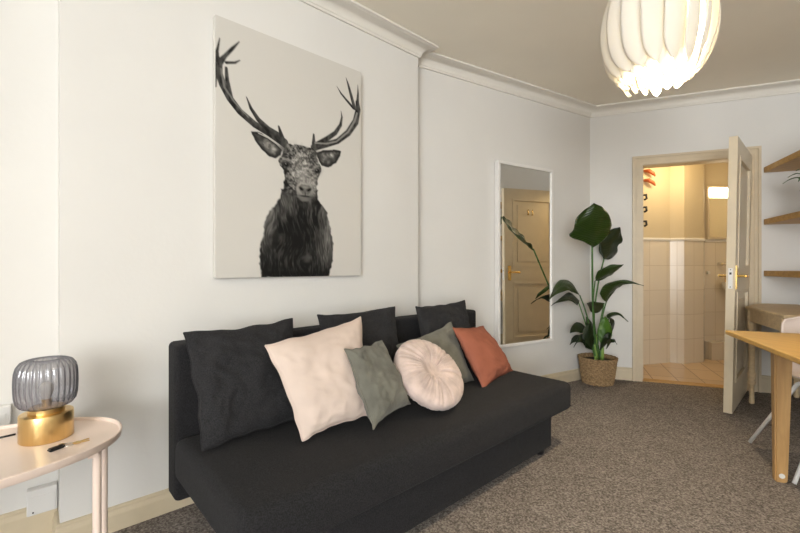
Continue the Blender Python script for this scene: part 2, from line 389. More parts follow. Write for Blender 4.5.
for sgn in (-1, 1):
    bm = bm_new()
    for (a, c, e, g) in panels:
        for (x0, x1, z0, z1) in ((a, a+.022, e, g), (c-.022, c, e, g), (a+.022, c-.022, e, e+.022), (a+.022, c-.022, g-.022, g)):
            y = sorted((sgn*(LT/2-.014), sgn*(LT/2+.005))); box(bm, x0, x1, y[0], y[1], z0, z1)
        y = sorted((sgn*(LT/2-.014), sgn*(LT/2-.007))); box(bm, a+.07, c-.07, y[0], y[1], e+.07, g-.07)
    struct('panel_moulding', bm, M['leaf_door'], door, frame=FD)
for sgn in (-1, 1):
    bm = bm_new(); y = sorted((sgn*LT/2, sgn*(LT/2+.006)))
    box(bm, LW-.085, LW-.045, y[0], y[1], .88, 1.05)
    Y = sgn*(LT/2+.006)
    tube(bm, [(LW-.065, Y, .975), (LW-.065, Y+sgn*.045, .975)], .009)
    tube(bm, [(LW-.065, Y+sgn*.042, .975), (LW-.10, Y+sgn*.045, .975), (LW-.175, Y+sgn*.042, .972)], [.009, .009, .011])
    h = struct('door_handle', bm, M['brass'], door, frame=FD, smooth=True, angle=40); h['label'] = 'brass lever handle on long backplate'
bm = bm_new(); box(bm, LW, LW+.003, -.013, .013, .885, 1.03); lp = struct('lock_plate', bm, M['white'], door, frame=FD)
bm = bm_new(); box(bm, LW+.003, LW+.004, -.006, .006, .985, 1.0); box(bm, LW+.003, LW+.0045, -.003, .003, 1.016, 1.022); box(bm, LW+.003, LW+.0045, -.003, .003, .894, .90)
struct('lock_bolt', bm, M['dark'], lp, frame=FD)
for z in (.22, 1.72):
    bm = bm_new(); tube(bm, [(-.012, .02, z), (-.012, .02, z+.1)], .008); box(bm, -.014, .03, LT/2-.002, LT/2+.002, z, z+.1)
    struct('hinge', bm, M['frame'], door, frame=FD)
bm = bm_new()
for x in (.40, .46):
    tube(bm, [(x, -LT/2+.014, 1.66), (x, -LT/2-.015, 1.655), (x+.012, -LT/2-.028, 1.675), (x+.018, -LT/2-.02, 1.70), (x+.005, -LT/2-.02, 1.715)], .006, 8)
struct('coat_hook', bm, M['brass'], door, frame=FD, smooth=True)

# bathroom
bp_ = [Vector(p) for p in ((1.95, 4.185, 0), (2.95, 4.48, 0), (3.06, 4.415, 0), (3.34, 4.51, 0), (3.475, 4.68, 0), (4.7, 4.80, 0))]
J0 = FB @ Vector((T0-.1, -.12, 0)); J1 = FB @ Vector((TL+.4, -.12, 0))
bm = bm_new(); prism(bm, [p.xy for p in (FB @ Vector((T0-.1, -.10, 0)), bp_[0], *bp_[1:], J1)], -.1, 0.001); struct('floor_bathroom', bm, M['floor_tile'], uv=False)
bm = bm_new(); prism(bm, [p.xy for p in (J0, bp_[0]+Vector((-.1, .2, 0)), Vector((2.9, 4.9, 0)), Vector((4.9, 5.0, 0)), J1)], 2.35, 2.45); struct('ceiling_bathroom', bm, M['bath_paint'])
ZT = 1.36
def bath_wall(i, name):
    p, q = bp_[i], bp_[i+1]; d = (q-p).normalized(); o = Vector((-d.y, d.x, 0))
    bm = bm_new(); prism(bm, [v.xy for v in (p, q, q+o*.1, p+o*.1)], 0, ZT); struct(name, bm, M['bath_tile'])
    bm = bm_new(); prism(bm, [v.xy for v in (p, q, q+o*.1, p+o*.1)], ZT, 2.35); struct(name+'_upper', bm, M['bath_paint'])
for i, nme in enumerate(('wall_bathroom_left', 'wall_bathroom_return', 'wall_bathroom_boxing', 'wall_bathroom_corner', 'wall_bathroom_rear')): bath_wall(i, nme)
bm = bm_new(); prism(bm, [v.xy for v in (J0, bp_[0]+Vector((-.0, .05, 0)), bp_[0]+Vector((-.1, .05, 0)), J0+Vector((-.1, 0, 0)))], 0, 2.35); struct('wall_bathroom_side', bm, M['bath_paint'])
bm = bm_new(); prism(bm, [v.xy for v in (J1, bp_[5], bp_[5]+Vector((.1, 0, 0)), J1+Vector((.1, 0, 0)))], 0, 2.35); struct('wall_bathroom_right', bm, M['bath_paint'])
bm = bm_new(); sweep(bm, bp_, [(0, ZT-.03), (.008, ZT-.03), (.012, ZT-.015), (.008, ZT), (0, ZT)]); struct('trim_5', bm, M['ceramic'])
bm = bm_new(); sweep(bm, bp_[4:6], [(0, 0), (.10, 0), (.10, .20), (0, .20)]); struct('trim_6', bm, M['bath_tile'])

# washbasin on the rear wall, mirror cabinet above
dR = (bp_[5]-bp_[4]).normalized(); nR = Vector((dR.y, -dR.x, 0))
FW = Matrix(((dR.x, nR.x, 0, bp_[4].x), (dR.y, nR.y, 0, bp_[4].y), (0, 0, 1, 0), (0, 0, 0, 1)))
t = thing('washbasin', 'cream ceramic washbasin with brass tap on the bathroom rear wall', 'washbasin', FW @ Vector((.34, .18, .70)))
bm = bm_new()
for_prof = []
b2 = bmesh.new()
rings = []
for (kx, ky, z) in ((.10, .08, .70), (.16, .13, .72), (.22, .17, .80), (.235, .185, .86), (.235, .185, .875), (.20, .15, .87), (.15, .11, .79), (.05, .04, .77)):
    ring = []
    for k in range(32):
        a = 2*PI*k/32; ca, sa = math.cos(a), math.sin(a)
        y = .20+ky*math.copysign(abs(sa)**.75, sa); x = .34+kx*math.copysign(abs(ca)**.75, ca)
        ring.append(bm.verts.new((x, max(y, .002), z)))
    rings.append(ring)
for i in range(len(rings)-1):
    for k in range(32): bm.faces.new((rings[i][k], rings[i][(k+1) % 32], rings[i+1][(k+1) % 32], rings[i+1][k]))
bm.faces.new(rings[0][::-1]); bm.faces.new(rings[-1]); b2.free()
obj('basin', bm, M['ceramic'], t, frame=FW, smooth=True, angle=50)
bm = bm_new(); tube(bm, [(.22, .05, .865), (.22, .05, .93), (.22, .09, .955), (.22, .13, .94)], .011, 10); tube(bm, [(.20, .05, .94), (.24, .05, .94)], .012, 10)
obj('tap', bm, M['brass'], t, frame=FW, smooth=True)
bm = bm_new(); tube(bm, [(.17, .002, 1.08), (.17, .05, 1.08)], .018, 12); tube(bm, [(.16, .04, 1.08), (.22, .045, 1.085)], .01, 8)
tag(obj('wall_tap', bm, M['steel'], frame=FW, smooth=True, angle=40), 'small metal valve on the tiled wall above the washbasin', 'valve')
bm = bm_new(); tube(bm, [(.03, .002, .98), (.03, .03, .98)], .016, 12)
tag(obj('towel_peg', bm, M['ceramic'], frame=FW, smooth=True, angle=40), 'small white round peg on the tiles left of the washbasin', 'peg')
t = thing('bathroom_mirror', 'framed mirror with lit strip above the washbasin', 'mirror', FW @ Vector((.38, .02, 1.36)))
bm = bm_new()
for q in ((.015, .035, 1.36, 1.96), (.70, .72, 1.36, 1.96), (.035, .70, 1.36, 1.38), (.035, .70, 1.94, 1.96)): box(bm, q[0], q[1], .002, .03, q[2], q[3])
obj('frame', bm, M['frame'], t, frame=FW)
bm = bm_new(); box(bm, .035, .70, .004, .016, 1.38, 1.83); obj('mirror_pane', bm, M['mirror'], t, frame=FW)
bm = bm_new(); box(bm, .035, .70, .004, .045, 1.84, 1.94); lit = obj('light_diffuser', bm, M['tube'], t, frame=FW); lit['label'] = 'white glowing light strip'
# hook rail on the left bathroom wall
dL = (bp_[1]-bp_[0]).normalized(); nL = Vector((dL.y, -dL.x, 0))
FL_ = Matrix(((dL.x, nL.x, 0, bp_[0].x), (dL.y, nL.y, 0, bp_[0].y), (0, 0, 1, 0), (0, 0, 0, 1)))
for z, k in ((2.03, 0), (1.93, 0), (1.79, 1), (1.66, 1), (1.51, 1)):
    bm = bm_new()
    x = .68
    if k == 0:
        tube(bm, [(x, .002, z+.04), (x+.02, .04, z+.035), (x+.07, .05, z+.01), (x+.11, .04, z-.015)], [.012, .022, .02, .008], 10)
        tag(obj('wall_hook', bm, M['rust'], frame=FL_, smooth=True), 'upper rusty red hook on the cream bathroom wall' if z > 2 else 'second rusty red hook down on the cream bathroom wall', 'hook', 'hooks on the bathroom wall')
    else:
        tube(bm, [(x-.01, .002, z+.02), (x-.01, .04, z+.02), (x-.01, .045, z-.02), (x-.01, .02, z-.03)], .011, 10)
        tag(obj('wall_hook', bm, M['dark'], frame=FL_, smooth=True), {1.79: 'topmost dark hook below the rusty red hooks in the bathroom', 1.66: 'middle dark hook in the column on the bathroom wall', 1.51: 'lowest dark hook just above the bathroom tiles'}[z], 'hook', 'hooks on the bathroom wall')
ANT= [[[335,515,23.4],[257,483,19.6],[182,458,16.8],[111,414,16.1],[65,365,16.9],[32,310,16.9],[15,261,17.6],[15,217,16.5]],[[48,228,6.8],[52,284,9.9],[71,364,10.3]],[[15,217,16.5],[43,174,9.0],[76,128,8.0],[108,84,2.3]],[[48,203,6.8],[88,190,5.8],[111,171,2.3]],[[8,214,12.4],[8,163,6.8],[19,101,2.2]],[[-4,206,9.0],[-3,145,2.2]],[[142,336,2.4],[164,385,8.2],[200,430,11.7],[250,466,15.9],[315,491,19.1]],[[306,439,5.1],[322,487,12.8],[338,527,15.3]],[[-3,323,8.8],[-1,222,10.8]],[[506,507,18.6],[577,478,16.2],[658,441,15.1],[730,378,18.5],[783,301,20.7],[801,224,17.7],[795,186,13.3]],[[775,224,11.6],[751,158,10.3],[730,99,7.1],[715,65,1.4]],[[767,226,8.7],[719,193,7.1],[681,165,5.6],[653,133,1.4]],[[796,192,11.8],[800,132,6.0],[798,82,1.5]],[[520,492,15.9],[591,440,13.5],[643,398,12.4],[678,345,10.0],[687,298,5.7],[681,265,1.4]],[[506,436,5.2],[506,482,11.7],[509,516,16.9]]]
HEAD= [(330, 545), (358, 515), (412, 511), (461, 510), (507, 510), (528, 534), (523, 562), (549, 604), (549, 627), (528, 681), (523, 745), (534, 891), (316, 908), (321, 813), (330, 751), (336, 699), (333, 656), (311, 634), (302, 605), (330, 570)]
EARL= [(165, 496), (201, 491), (244, 502), (289, 523), (325, 550), (316, 582), (289, 604), (257, 601), (218, 575), (188, 543), (169, 510)]
EARR= [(523, 530), (565, 507), (631, 494), (680, 491), (676, 521), (648, 564), (598, 600), (555, 598), (534, 570)]
BODY= [(320, 757), (310, 806), (295, 826), (255, 868), (233, 925), (224, 991), (208, 1038), (206, 1093), (208, 1148), (218, 1203), (604, 1211), (619, 1138), (631, 1085), (631, 1022), (612, 939), (588, 848), (552, 805), (535, 781), (529, 731)]
LEAVES = [
    ((1.585, 3.38, 1.219), (1.501, 3.19, 1.329), (1.476, 3.12, 1.533), (0.145, 0.0, -0.006), 'big', 'leaf'),
    ((1.866, 3.75, 1.119), (1.967, 3.805, 1.268), (2.018, 3.76, 1.412), (0.106, 0.027, -0.049), 'oval', 'leaf_dark'),
    ((1.741, 3.66, 0.921), (1.823, 3.61, 0.992), (1.919, 3.52, 1.067), (0.043, 0.045, -0.039), 'oval', 'leaf'),
    ((1.864, 3.7, 0.73), (1.838, 3.6, 0.968), (2.083, 3.5, 0.885), (0.041, 0.045, -0.046), 'front', 'leaf'),
    ((1.607, 3.66, 0.787), (1.467, 3.6, 1.017), (1.257, 3.46, 0.767), (0.022, 0.054, 0.035), 'oval', 'leaf'),
    ((1.585, 3.63, 0.748), (1.463, 3.515, 0.842), (1.26, 3.42, 0.721), (0.022, 0.054, 0.026), 'front', 'leaf_dark'),
    ((1.831, 3.68, 0.722), (1.698, 3.62, 0.657), (1.624, 3.56, 0.733), (0.013, 0.027, 0.045), 'oval', 'leaf_dark'),
    ((1.876, 3.68, 0.579), (1.906, 3.59, 0.673), (1.969, 3.54, 0.571), (0.019, 0.045, -0.022), 'front', 'leaf'),
    ((1.669, 3.64, 0.46), (1.579, 3.58, 0.574), (1.46, 3.52, 0.479), (0.013, 0.027, 0.04), 'oval', 'leaf_dark'),
    ((1.678, 3.64, 0.326), (1.603, 3.56, 0.514), (1.473, 3.48, 0.362), (0.023, 0.045, 0.027), 'front', 'leaf_dark'),
    ((1.821, 3.66, 0.331), (1.84, 3.565, 0.444), (1.868, 3.53, 0.378), (0.02, 0.036, -0.013), 'oval', 'leaf_dark'),
    ((1.797, 3.63, 0.346), (1.816, 3.58, 0.504), (1.825, 3.65, 0.609), (0.067, 0.0, -0.005), 'oval', 'leaf_bright'),
    ((1.691, 3.61, 0.315), (1.603, 3.525, 0.453), (1.668, 3.58, 0.565), (0.059, 0.018, 0.002), 'oval', 'leaf_dark'),
    ((1.788, 3.74, 0.325), (1.786, 3.795, 0.44), (1.683, 3.71, 0.593), (0.05, 0.018, 0.015), 'oval', 'leaf'),
    ((1.756, 3.6, 0.317), (1.874, 3.54, 0.532), (1.748, 3.48, 0.35), (0.019, 0.027, -0.035), 'oval', 'leaf_dark'),
    ((1.669, 3.68, 0.363), (1.589, 3.7, 0.459), (1.542, 3.72, 0.338), (0.009, 0.027, 0.031), 'oval', 'leaf_dark'),
    ((1.897, 3.74, 0.434), (1.961, 3.74, 0.508), (1.895, 3.7, 0.585), (0.043, 0.018, -0.005), 'oval', 'leaf_dark'),
]
PETIOLES = [
    ([(1.759, 3.68, 0.283), (1.685, 3.58, 0.67), (1.584, 3.38, 1.219)], 0.01, 0.007),
    ([(1.801, 3.71, 0.276), (1.755, 3.71, 0.566), (1.796, 3.72, 0.882), (1.866, 3.75, 1.119)], 0.01, 0.006),
    ([(1.778, 3.7, 0.278), (1.742, 3.7, 0.657), (1.741, 3.66, 0.921)], 0.008, 0.005),
    ([(1.814, 3.7, 0.278), (1.833, 3.72, 0.565), (1.864, 3.7, 0.739)], 0.009, 0.005),
    ([(1.737, 3.67, 0.285), (1.678, 3.68, 0.606), (1.607, 3.66, 0.787)], 0.009, 0.005),
    ([(1.723, 3.66, 0.305), (1.651, 3.64, 0.531), (1.58, 3.63, 0.736)], 0.008, 0.004),
    ([(1.759, 3.66, 0.305), (1.785, 3.66, 0.528), (1.831, 3.68, 0.722)], 0.007, 0.005),
    ([(1.794, 3.66, 0.305), (1.831, 3.68, 0.498), (1.876, 3.68, 0.579)], 0.007, 0.004),
    ([(1.727, 3.65, 0.307), (1.696, 3.64, 0.415), (1.669, 3.64, 0.46)], 0.006, 0.004),
]

# ------------------------------------------------------------------ stag canvas
CW, CHT = 0.82, 1.20
def paint(W=328, H=480):
    uu, vv = np.meshgrid((np.arange(W)+.5)/W*820, (np.arange(H)+.5)/H*1200)
    rng = np.random.default_rng(3)
    def vnoise(fx, fy, sx=0, sy=0):
        g = rng.random((int(1200*fy)+4, int(820*fx)+4)); x = uu*fx; y = vv*fy
        xi = x.astype(int); yi = y.astype(int); tx = x-xi; ty = y-yi; tx = tx*tx*(3-2*tx); ty = ty*ty*(3-2*ty)
        return (g[yi, xi]*(1-tx)+g[yi, xi+1]*tx)*(1-ty)+(g[yi+1, xi]*(1-tx)+g[yi+1, xi+1]*tx)*ty
    jx = (vnoise(.06, .06)-.5)*10; jy = (vnoise(.06, .06)-.5)*10
    img = np.full((H, W), .60)
    def poly_mask(P, soft=3.0, j=1.0):
        x = uu+jx*j; y = vv+jy*j; ins = np.zeros((H, W), bool); dist = np.full((H, W), 1e9); n = len(P)
        for i in range(n):
            x0, y0 = P[i]; x1, y1 = P[(i+1) % n]
            c = (y0 > y) != (y1 > y); xi = (x1-x0)*(y-y0)/((y1-y0) or 1e-9)+x0; ins ^= c & (x < xi)
            t = np.clip(((x-x0)*(x1-x0)+(y-y0)*(y1-y0))/((x1-x0)**2+(y1-y0)**2+1e-9), 0, 1)
            dist = np.minimum(dist, np.hypot(x-x0-t*(x1-x0), y-y0-t*(y1-y0)))
        sd = np.where(ins, dist, -dist); return np.clip(.5+sd/soft, 0, 1), sd
    def chain(L):
        best = np.full((H, W), -1e9); side = np.zeros((H, W))
        for (x0, y0, r0), (x1, y1, r1) in zip(L[:-1], L[1:]):
            t = np.clip(((uu-x0)*(x1-x0)+(vv-y0)*(y1-y0))/((x1-x0)**2+(y1-y0)**2+1e-9), 0, 1)
            dx = uu-x0-t*(x1-x0); dy = vv-y0-t*(y1-y0); r = r0+(r1-r0)*t; sd = r-np.hypot(dx, dy)
            s = (dx-dy)/np.maximum(r, 1); b = sd > best; best = np.where(b, sd, best); side = np.where(b, s, side)
        return np.clip(.5+best/3, 0, 1), best, side
    def blend(img, m, tone): return img*(1-m)+tone*m
    wx = (vnoise(.012, .008)-.5)*60
    def fvn(fx, fy):
        g = rng.random((int(1200*fy)+4, int(900*fx)+12)); x = np.clip((uu+wx+35)*fx, 0, None); y = vv*fy
        xi = x.astype(int); yi = y.astype(int); tx = x-xi; ty = y-yi
        return (g[yi, xi]*(1-tx)+g[yi, xi+1]*tx)*(1-ty)+(g[yi+1, xi]*(1-tx)+g[yi+1, xi+1]*tx)*ty
    fur = fvn(.22, .03)*.45+fvn(.3, .06)*.3+fvn(.05, .02)*.25
    fur2 = vnoise(.07, .07)*.5+vnoise(.15, .15)*.5
    def blob(cx, cy, rx, ry, ang=0):
        c, s = math.cos(ang), math.sin(ang); x = (uu-cx)*c+(vv-cy)*s; y = -(uu-cx)*s+(vv-cy)*c
        return np.exp(-((x/rx)**2+(y/ry)**2))
    # body
    m_, sd = poly_mask(BODY, 6, 1.0)
    tone = .012+.20*np.clip(fur-.42, 0, 1)**1.2*1.6
    tone += .42*blob(250, 920, 36, 130)*fur**1.5+.46*blob(592, 930, 34, 150)*fur**1.5+.10*blob(560, 1050, 60, 90)*fur
    tone += .10*blob(330, 850, 60, 50)*fur
    tone *= 1-.65*blob(405, 985, 110, 110); tone *= 1-.6*np.clip((vv-1120)/60, 0, 1)
    tone = tone*.62+.3*np.clip(1-sd/7, 0, 1)*fur2*.3
    img = blend(img, m_, np.clip(tone, .008, .5))
    # antlers
    for L in ANT:
        m_, sd, side = chain(L)
        tone = np.clip(.010+.055*np.clip(side*.55, -.2, 1)+.07*vnoise(.08, .05), .012, .3)
        img = blend(img, m_, tone)
    m_, sd, side = chain([[515, 480, 4], [585, 470, 4], [650, 445, 4], [730, 372, 5], [775, 300, 7], [792, 250, 6]])
    img = blend(img, m_*.55, .40)
    m_, sd, side = chain([[25, 240, 4], [40, 320, 5], [85, 375, 4], [150, 430, 3]]); img = blend(img, m_*.45, .30)
    # ears
    for P, c in ((EARL, (240, 545)), (EARR, (610, 545))):
        m_, sd = poly_mask(P, 4, .5)
        tone = .022+np.clip(sd-10, 0, 20)/20*(.02+.75*fur2*vnoise(.05, .04)**1.5)
        img = blend(img, m_, tone)
    m_, _, _ = chain([[200, 496, 2], [250, 508, 3], [295, 528, 4], [330, 556, 3]]); img = blend(img, m_*.8, .6)
    m_, _, _ = chain([[520, 524, 3], [560, 507, 3], [625, 495, 2]]); img = blend(img, m_*.8, .6)
    # head and throat
    m_, sd = poly_mask(HEAD, 5, 1.0); m_ = m_*np.clip((890-vv)/90, 0, 1)
    face = .01+.55*np.clip(fur2-.36, 0, 1)
    face = face+.34*blob(435, 590, 70, 42)*fur2**1.5*1.2+.22*blob(440, 670, 38, 70)+.16*blob(385, 665, 22, 60)*fur2+.14*blob(510, 690, 18, 60)
    low = np.clip((vv-745)/60, 0, 1)
    face = face*(1-low)+(.018+.26*np.clip(fur-.40, 0, 1))*low
    sidek = np.maximum(blob(345, 760, 22, 110), .8*blob(522, 790, 14, 90)); face = face*(1-.7*sidek)
    face += .14*blob(350, 830, 40, 60)*fur
    face *= 1-.5*blob(430, 830, 60, 35)
    img = blend(img, m_, np.clip(face, .01, .6))
    img = blend(img, np.clip(blob(330, 545, 32, 28), 0, 1)*.8, .05); img = blend(img, np.clip(blob(512, 540, 26, 24), 0, 1)*.8, .05)
    spots = (vnoise(.06, .05) > .66)*blob(430, 575, 95, 50); img = blend(img, np.clip(spots, 0, 1)*.7, .05)
    for ex, ey, a in ((347, 625, .35), (527, 630, -.35)):
        img = blend(img, np.clip(blob(ex, ey, 24, 17, a)*1.2, 0, 1)*.75, .06); img = blend(img, np.clip(blob(ex, ey, 13, 10, a)*1.8, 0, 1), .006)
        img = blend(img, np.clip(blob(ex-3, ey-4, 3, 3)*1.2, 0, 1)*.6, .4)
        img = blend(img, np.clip(blob(ex, ey-26, 22, 6, a)*1.0, 0, 1)*.5, .42)
    # muzzle: pale rim, dark nose, mouth and chin
    m_, _ = poly_mask([(402, 745), (408, 718), (430, 703), (480, 703), (502, 718), (506, 745), (500, 780), (478, 800), (435, 802), (410, 785)], 8, .4)
    img = blend(img, m_*.85, .34-.2*np.clip((vv-745)/45, 0, 1)-.10*np.clip((uu-455)/45, 0, 1))
    m_, _ = poly_mask([(418, 728), (432, 714), (478, 714), (492, 728), (486, 752), (470, 766), (438, 766), (424, 752)], 6, .3)
    img = blend(img, m_, .10+.1*fur2)
    for nx, a in ((432, .5), (478, -.5)): img = blend(img, np.clip(blob(nx, 738, 14, 8, a)*1.5, 0, 1), .006)
    img = blend(img, np.clip(blob(455, 728, 16, 6), 0, 1)*.5, .32)
    img = blend(img, np.clip(blob(455, 775, 34, 5)*1.4, 0, 1)*.9, .01); img = blend(img, np.clip(blob(455, 762, 3, 12)*1.4, 0, 1)*.9, .02)
    img = blend(img, np.clip(blob(455, 793, 28, 8), 0, 1)*.6, .17); img = blend(img, np.clip(blob(452, 822, 40, 12), 0, 1)*.8, .03)
    return np.clip(img, .004, .66)
IMG = paint(); PH, PW = IMG.shape
t = thing('canvas_print', 'large canvas print of a stag with antlers hanging on the chimney breast', 'picture', S(-.9145, .02, .996))
bm = bm_new(); rbox(bm, -1.335, -.511, .003, .0365, .996, 2.196, .004, 2)
obj('canvas', bm, M['canvas'], t, frame=FR)
nx, ny = PW+1, PH+1
vs = [tuple(S(-1.3340+i/PW*.8215, .0378, 2.1945-j/PH*1.197)) for j in range(ny) for i in range(nx)]
fs = [(j*nx+i, (j+1)*nx+i, (j+1)*nx+i+1, j*nx+i+1) for j in range(PH) for i in range(PW)]
me = bpy.data.meshes.new('stag_print'); me.from_pydata([tuple(Vector(v)-ROOT[t.name]) for v in vs], [], fs)
att = me.color_attributes.new('print', 'FLOAT_COLOR', 'POINT')
pad = np.pad(IMG, ((0, 1), (0, 1)), mode='edge'); pad2 = np.pad(IMG, ((1, 0), (1, 0)), mode='edge')
g = ((pad+pad2)/2).reshape(-1)
buf = np.stack([g*1.04, g*1.0, g*.925, np.ones_like(g)], 1).astype(np.float32).ravel(); att.data.foreach_set('color', buf)
me.materials.append(M['print'])
o = bpy.data.objects.new('stag_print', me); COL.objects.link(o); o.parent = t; o['label'] = 'black and white printed stag with wide antlers'; ROOT[o.name] = ROOT[t.name]

# ------------------------------------------------------------------ leaning wall mirror on the alcove wall
mU = Vector((0.8597, 0.5108, 0))
FM = Matrix(((mU.x, mN.x, 0, A5.x), (mU.y, mN.y, 0, A5.y), (0, 0, 1, 0), (0, 0, 0, 1)))     # along wall (negative = away from corner)
mx0, mx1, mz0, mz1, bw_ = -1.230, -.575, .40, 1.895, .024
t = thing('wall_mirror', 'tall white framed mirror on the wall between sofa and plant', 'mirror', FM @ Vector(((mx0+mx1)/2, .02, mz0)))
bm = bm_new()
rbox(bm, mx0, mx0+bw_, .004, .046, mz0, mz1, .003, 2); rbox(bm, mx1-bw_, mx1, .004, .046, mz0, mz1, .003, 2)
rbox(bm, mx0+bw_-.002, mx1-bw_+.002, .004, .0455, mz0+.0005, mz0+bw_, .003, 2); rbox(bm, mx0+bw_-.002, mx1-bw_+.002, .004, .0455, mz1-bw_, mz1-.0005, .003, 2)
obj('frame', bm, M['white'], t, frame=FM)
bm = bm_new(); box(bm, mx0+bw_-.005, mx1-bw_+.005, .028, .034, mz0+bw_-.005, mz1-bw_+.005); obj('mirror_pane', bm, M['mirror'], t, frame=FM)

# ------------------------------------------------------------------ sofa bed
t = thing('sofa', 'armless charcoal fabric sofa bed with a deep flat seat', 'sofa', S(-.6, .5, 0))
from mathutils import noise as mn
def softbox(x0, x1, y0, y1, z0, z1, r, n=0, bulge=0.0):
    bm = bmesh.new(); rbox(bm, x0, x1, y0, y1, z0, z1, r, 6)
    bmesh.ops.subdivide_edges(bm, edges=[e for e in bm.edges if e.calc_length() > .3], cuts=14, use_grid_fill=True)
    cx, cy, cz = (x0+x1)/2, (y0+y1)/2, (z0+z1)/2
    for v in bm.verts:
        a = (v.co.x-cx)/(x1-x0)*2; b = (v.co.y-cy)/(y1-y0)*2; c = (v.co.z-cz)/(z1-z0)*2
        k = max(0, 1-a*a)*max(0, 1-b*b)
        v.co.z += c*bulge*k+mn.noise(v.co*4)*.004*max(0, c)
        v.co.y += bulge*.6*b*max(0, 1-a*a)*max(0, 1-c*c)
    return bm
obj('seat_mattress', softbox(-1.549, .365, .215, .90, .225, .385, .035, bulge=.012), M['charcoal'], t, smooth=True, frame=FR)
obj('backrest', softbox(-1.541, .376, .095, .210, .125, .745, .02, bulge=.0), M['charcoal'], t, smooth=True, frame=FR)
bm = bm_new(); rbox(bm, -1.42, .215, .12, .85, .04, .23, .012, 3); bs = obj('storage_base', bm, M['charcoal'], t, smooth=True, frame=FR, angle=50)
for s_, d_ in ((.165, .80), (-1.36, .80), (.165, .2), (-1.36, .2)):
    bm = bm_new(); lathe(bm, [(.022, 0), (.028, .01), (.03, .045)], c=(s_, d_, 0), seg=20); obj('foot', bm, M['black'], t, smooth=True, frame=FR, angle=50)
bm = bm_new(); tube(bm, [(-1.553, .9, .305), (.365, .9, .305)], .0025, 6)
# seam round the mattress
sm_ = bm_new(); bm = sm_
tube(bm, [(-1.545, .893, .247), (.357, .893, .247)], .003, 6); obj('seam', bm, M['charcoal2'], t, frame=FR, smooth=True)

# ------------------------------------------------------------------ cushions
def cushion(label, group, TLc, TRc, BRc, BLc, thick, m, wr=1.0, seed=0, pinch=.06, n=44, expo=2.4):
    c = [S(*q) for q in (TLc, TRc, BRc, BLc)]
    nn = ((c[1]-c[0]).cross(c[3]-c[0])).normalized()
    if nn.dot(Vector((0, 0, 1.05))-c[0]) < 0: nn = -nn
    cen = sum(c, Vector())/4
    bm = bm_new(); off = Vector((seed*7.3, seed*3.1, 0))
    def pos(a, b, sg):
        a2 = a*(1-pinch*(1-b*b)*abs(a)); b2 = b*(1-pinch*(1-a*a)*abs(b))
        u_ = (a2+1)/2; v_ = (b2+1)/2
        p = (c[0]*(1-u_)+c[1]*u_)*(1-v_)+(c[3]*(1-u_)+c[2]*u_)*v_
        h = thick/2*max(0, 1-abs(a)**expo)**.55*max(0, 1-abs(b)**expo)**.55*(1+.12*b)
        q = Vector((a, b, sg*2))
        wv = mn.noise(q*1.6+off)*.012+mn.noise(q*4+off)*.006+abs(mn.noise(Vector((a*2.2+b, b*5-a*2, sg))+off))*.010-abs(mn.noise(Vector((a*6+b*2, b*3-a, sg))+off))*.007
        edge = max(abs(a), abs(b))
        h += wv*wr*min(1, (1-edge)*6)
        p = p+nn*sg*h
        p += (c[1]-c[0]).normalized()*mn.noise(Vector((a*.5, b*3, 5))+off)*.010*min(wr, .8)+(c[3]-c[0]).normalized()*mn.noise(Vector((a*3, b*.5, 9))+off)*.010*min(wr, .8)
        p += nn*mn.noise(Vector((a*1.3, b*1.3, 1))+off)*.018*edge**3*wr*.6
        return p
    G = {}
    for sg in (1, -1):
        for i in range(n+1):
            for j in range(n+1):
                a = -math.cos(PI*i/n)*.5+(2*i/n-1)*.5; b = -math.cos(PI*j/n)*.5+(2*j/n-1)*.5
                bd = i in (0, n) or j in (0, n)
                if bd and sg == -1: G[(sg, i, j)] = G[(1, i, j)]; continue
                G[(sg, i, j)] = bm.verts.new(pos(a, b, sg))
    for sg in (1, -1):
        for i in range(n):
            for j in range(n):
                f = [G[(sg, i, j)], G[(sg, i+1, j)], G[(sg, i+1, j+1)], G[(sg, i, j+1)]]
                bm.faces.new(f if sg == 1 else f[::-1])
    rim = [G[(1, i, 0)].co.copy() for i in range(n)]+[G[(1, n, j)].co.copy() for j in range(n)]+[G[(1, n-i, n)].co.copy() for i in range(n)]+[G[(1, 0, n-j)].co.copy() for j in range(n)]
    zmin = min(v.co.z for v in bm.verts)
    t = thing('cushion', label, 'cushion', (cen.x, cen.y, zmin), group)
    obj('cover', bm, m, t, smooth=True)
    bm = bm_new(); tube(bm, rim+[rim[0]], .0028, 6, caps=False); obj('seam', bm, m, t, smooth=True)
    return t
cushion('leftmost large charcoal cushion leaning on the sofa back, nearest the pink table', 'charcoal back cushions', (-1.525, .26, .795), (-1.065, .25, .81), (-1.10, .42, .405), (-1.51, .44, .40), .13, M['charcoal2'], 1.5, 1)
cushion('middle charcoal back cushion, behind the blush square cushion', 'charcoal back cushions', (-.940, .26, .815), (-.437, .25, .825), (-.49, .40, .405), (-.95, .41, .40), .13, M['charcoal2'], 1.5, 2)
cushion('rightmost charcoal back cushion, behind the terracotta cushion', 'charcoal back cushions', (-.285, .26, .812), (.185, .25, .828), (.17, .40, .405), (-.33, .41, .40), .12, M['charcoal2'], 1.5, 3)
cushion('large pale blush square cotton cushion tilted in front of the charcoal cushions', None, (-1.297, .48, .750), (-.805, .43, .812), (-.905, .63, .43), (-1.215, .615, .408), .12, M['blush'], .75, 4)
cushion('sage green velvet cushion standing beside the blush square cushion', 'sage green cushions', (-1.0, .58, .71), (-.765, .53, .712), (-.735, .69, .455), (-.99, .75, .432), .11, M['sage'], 1.1, 5, pinch=.08)
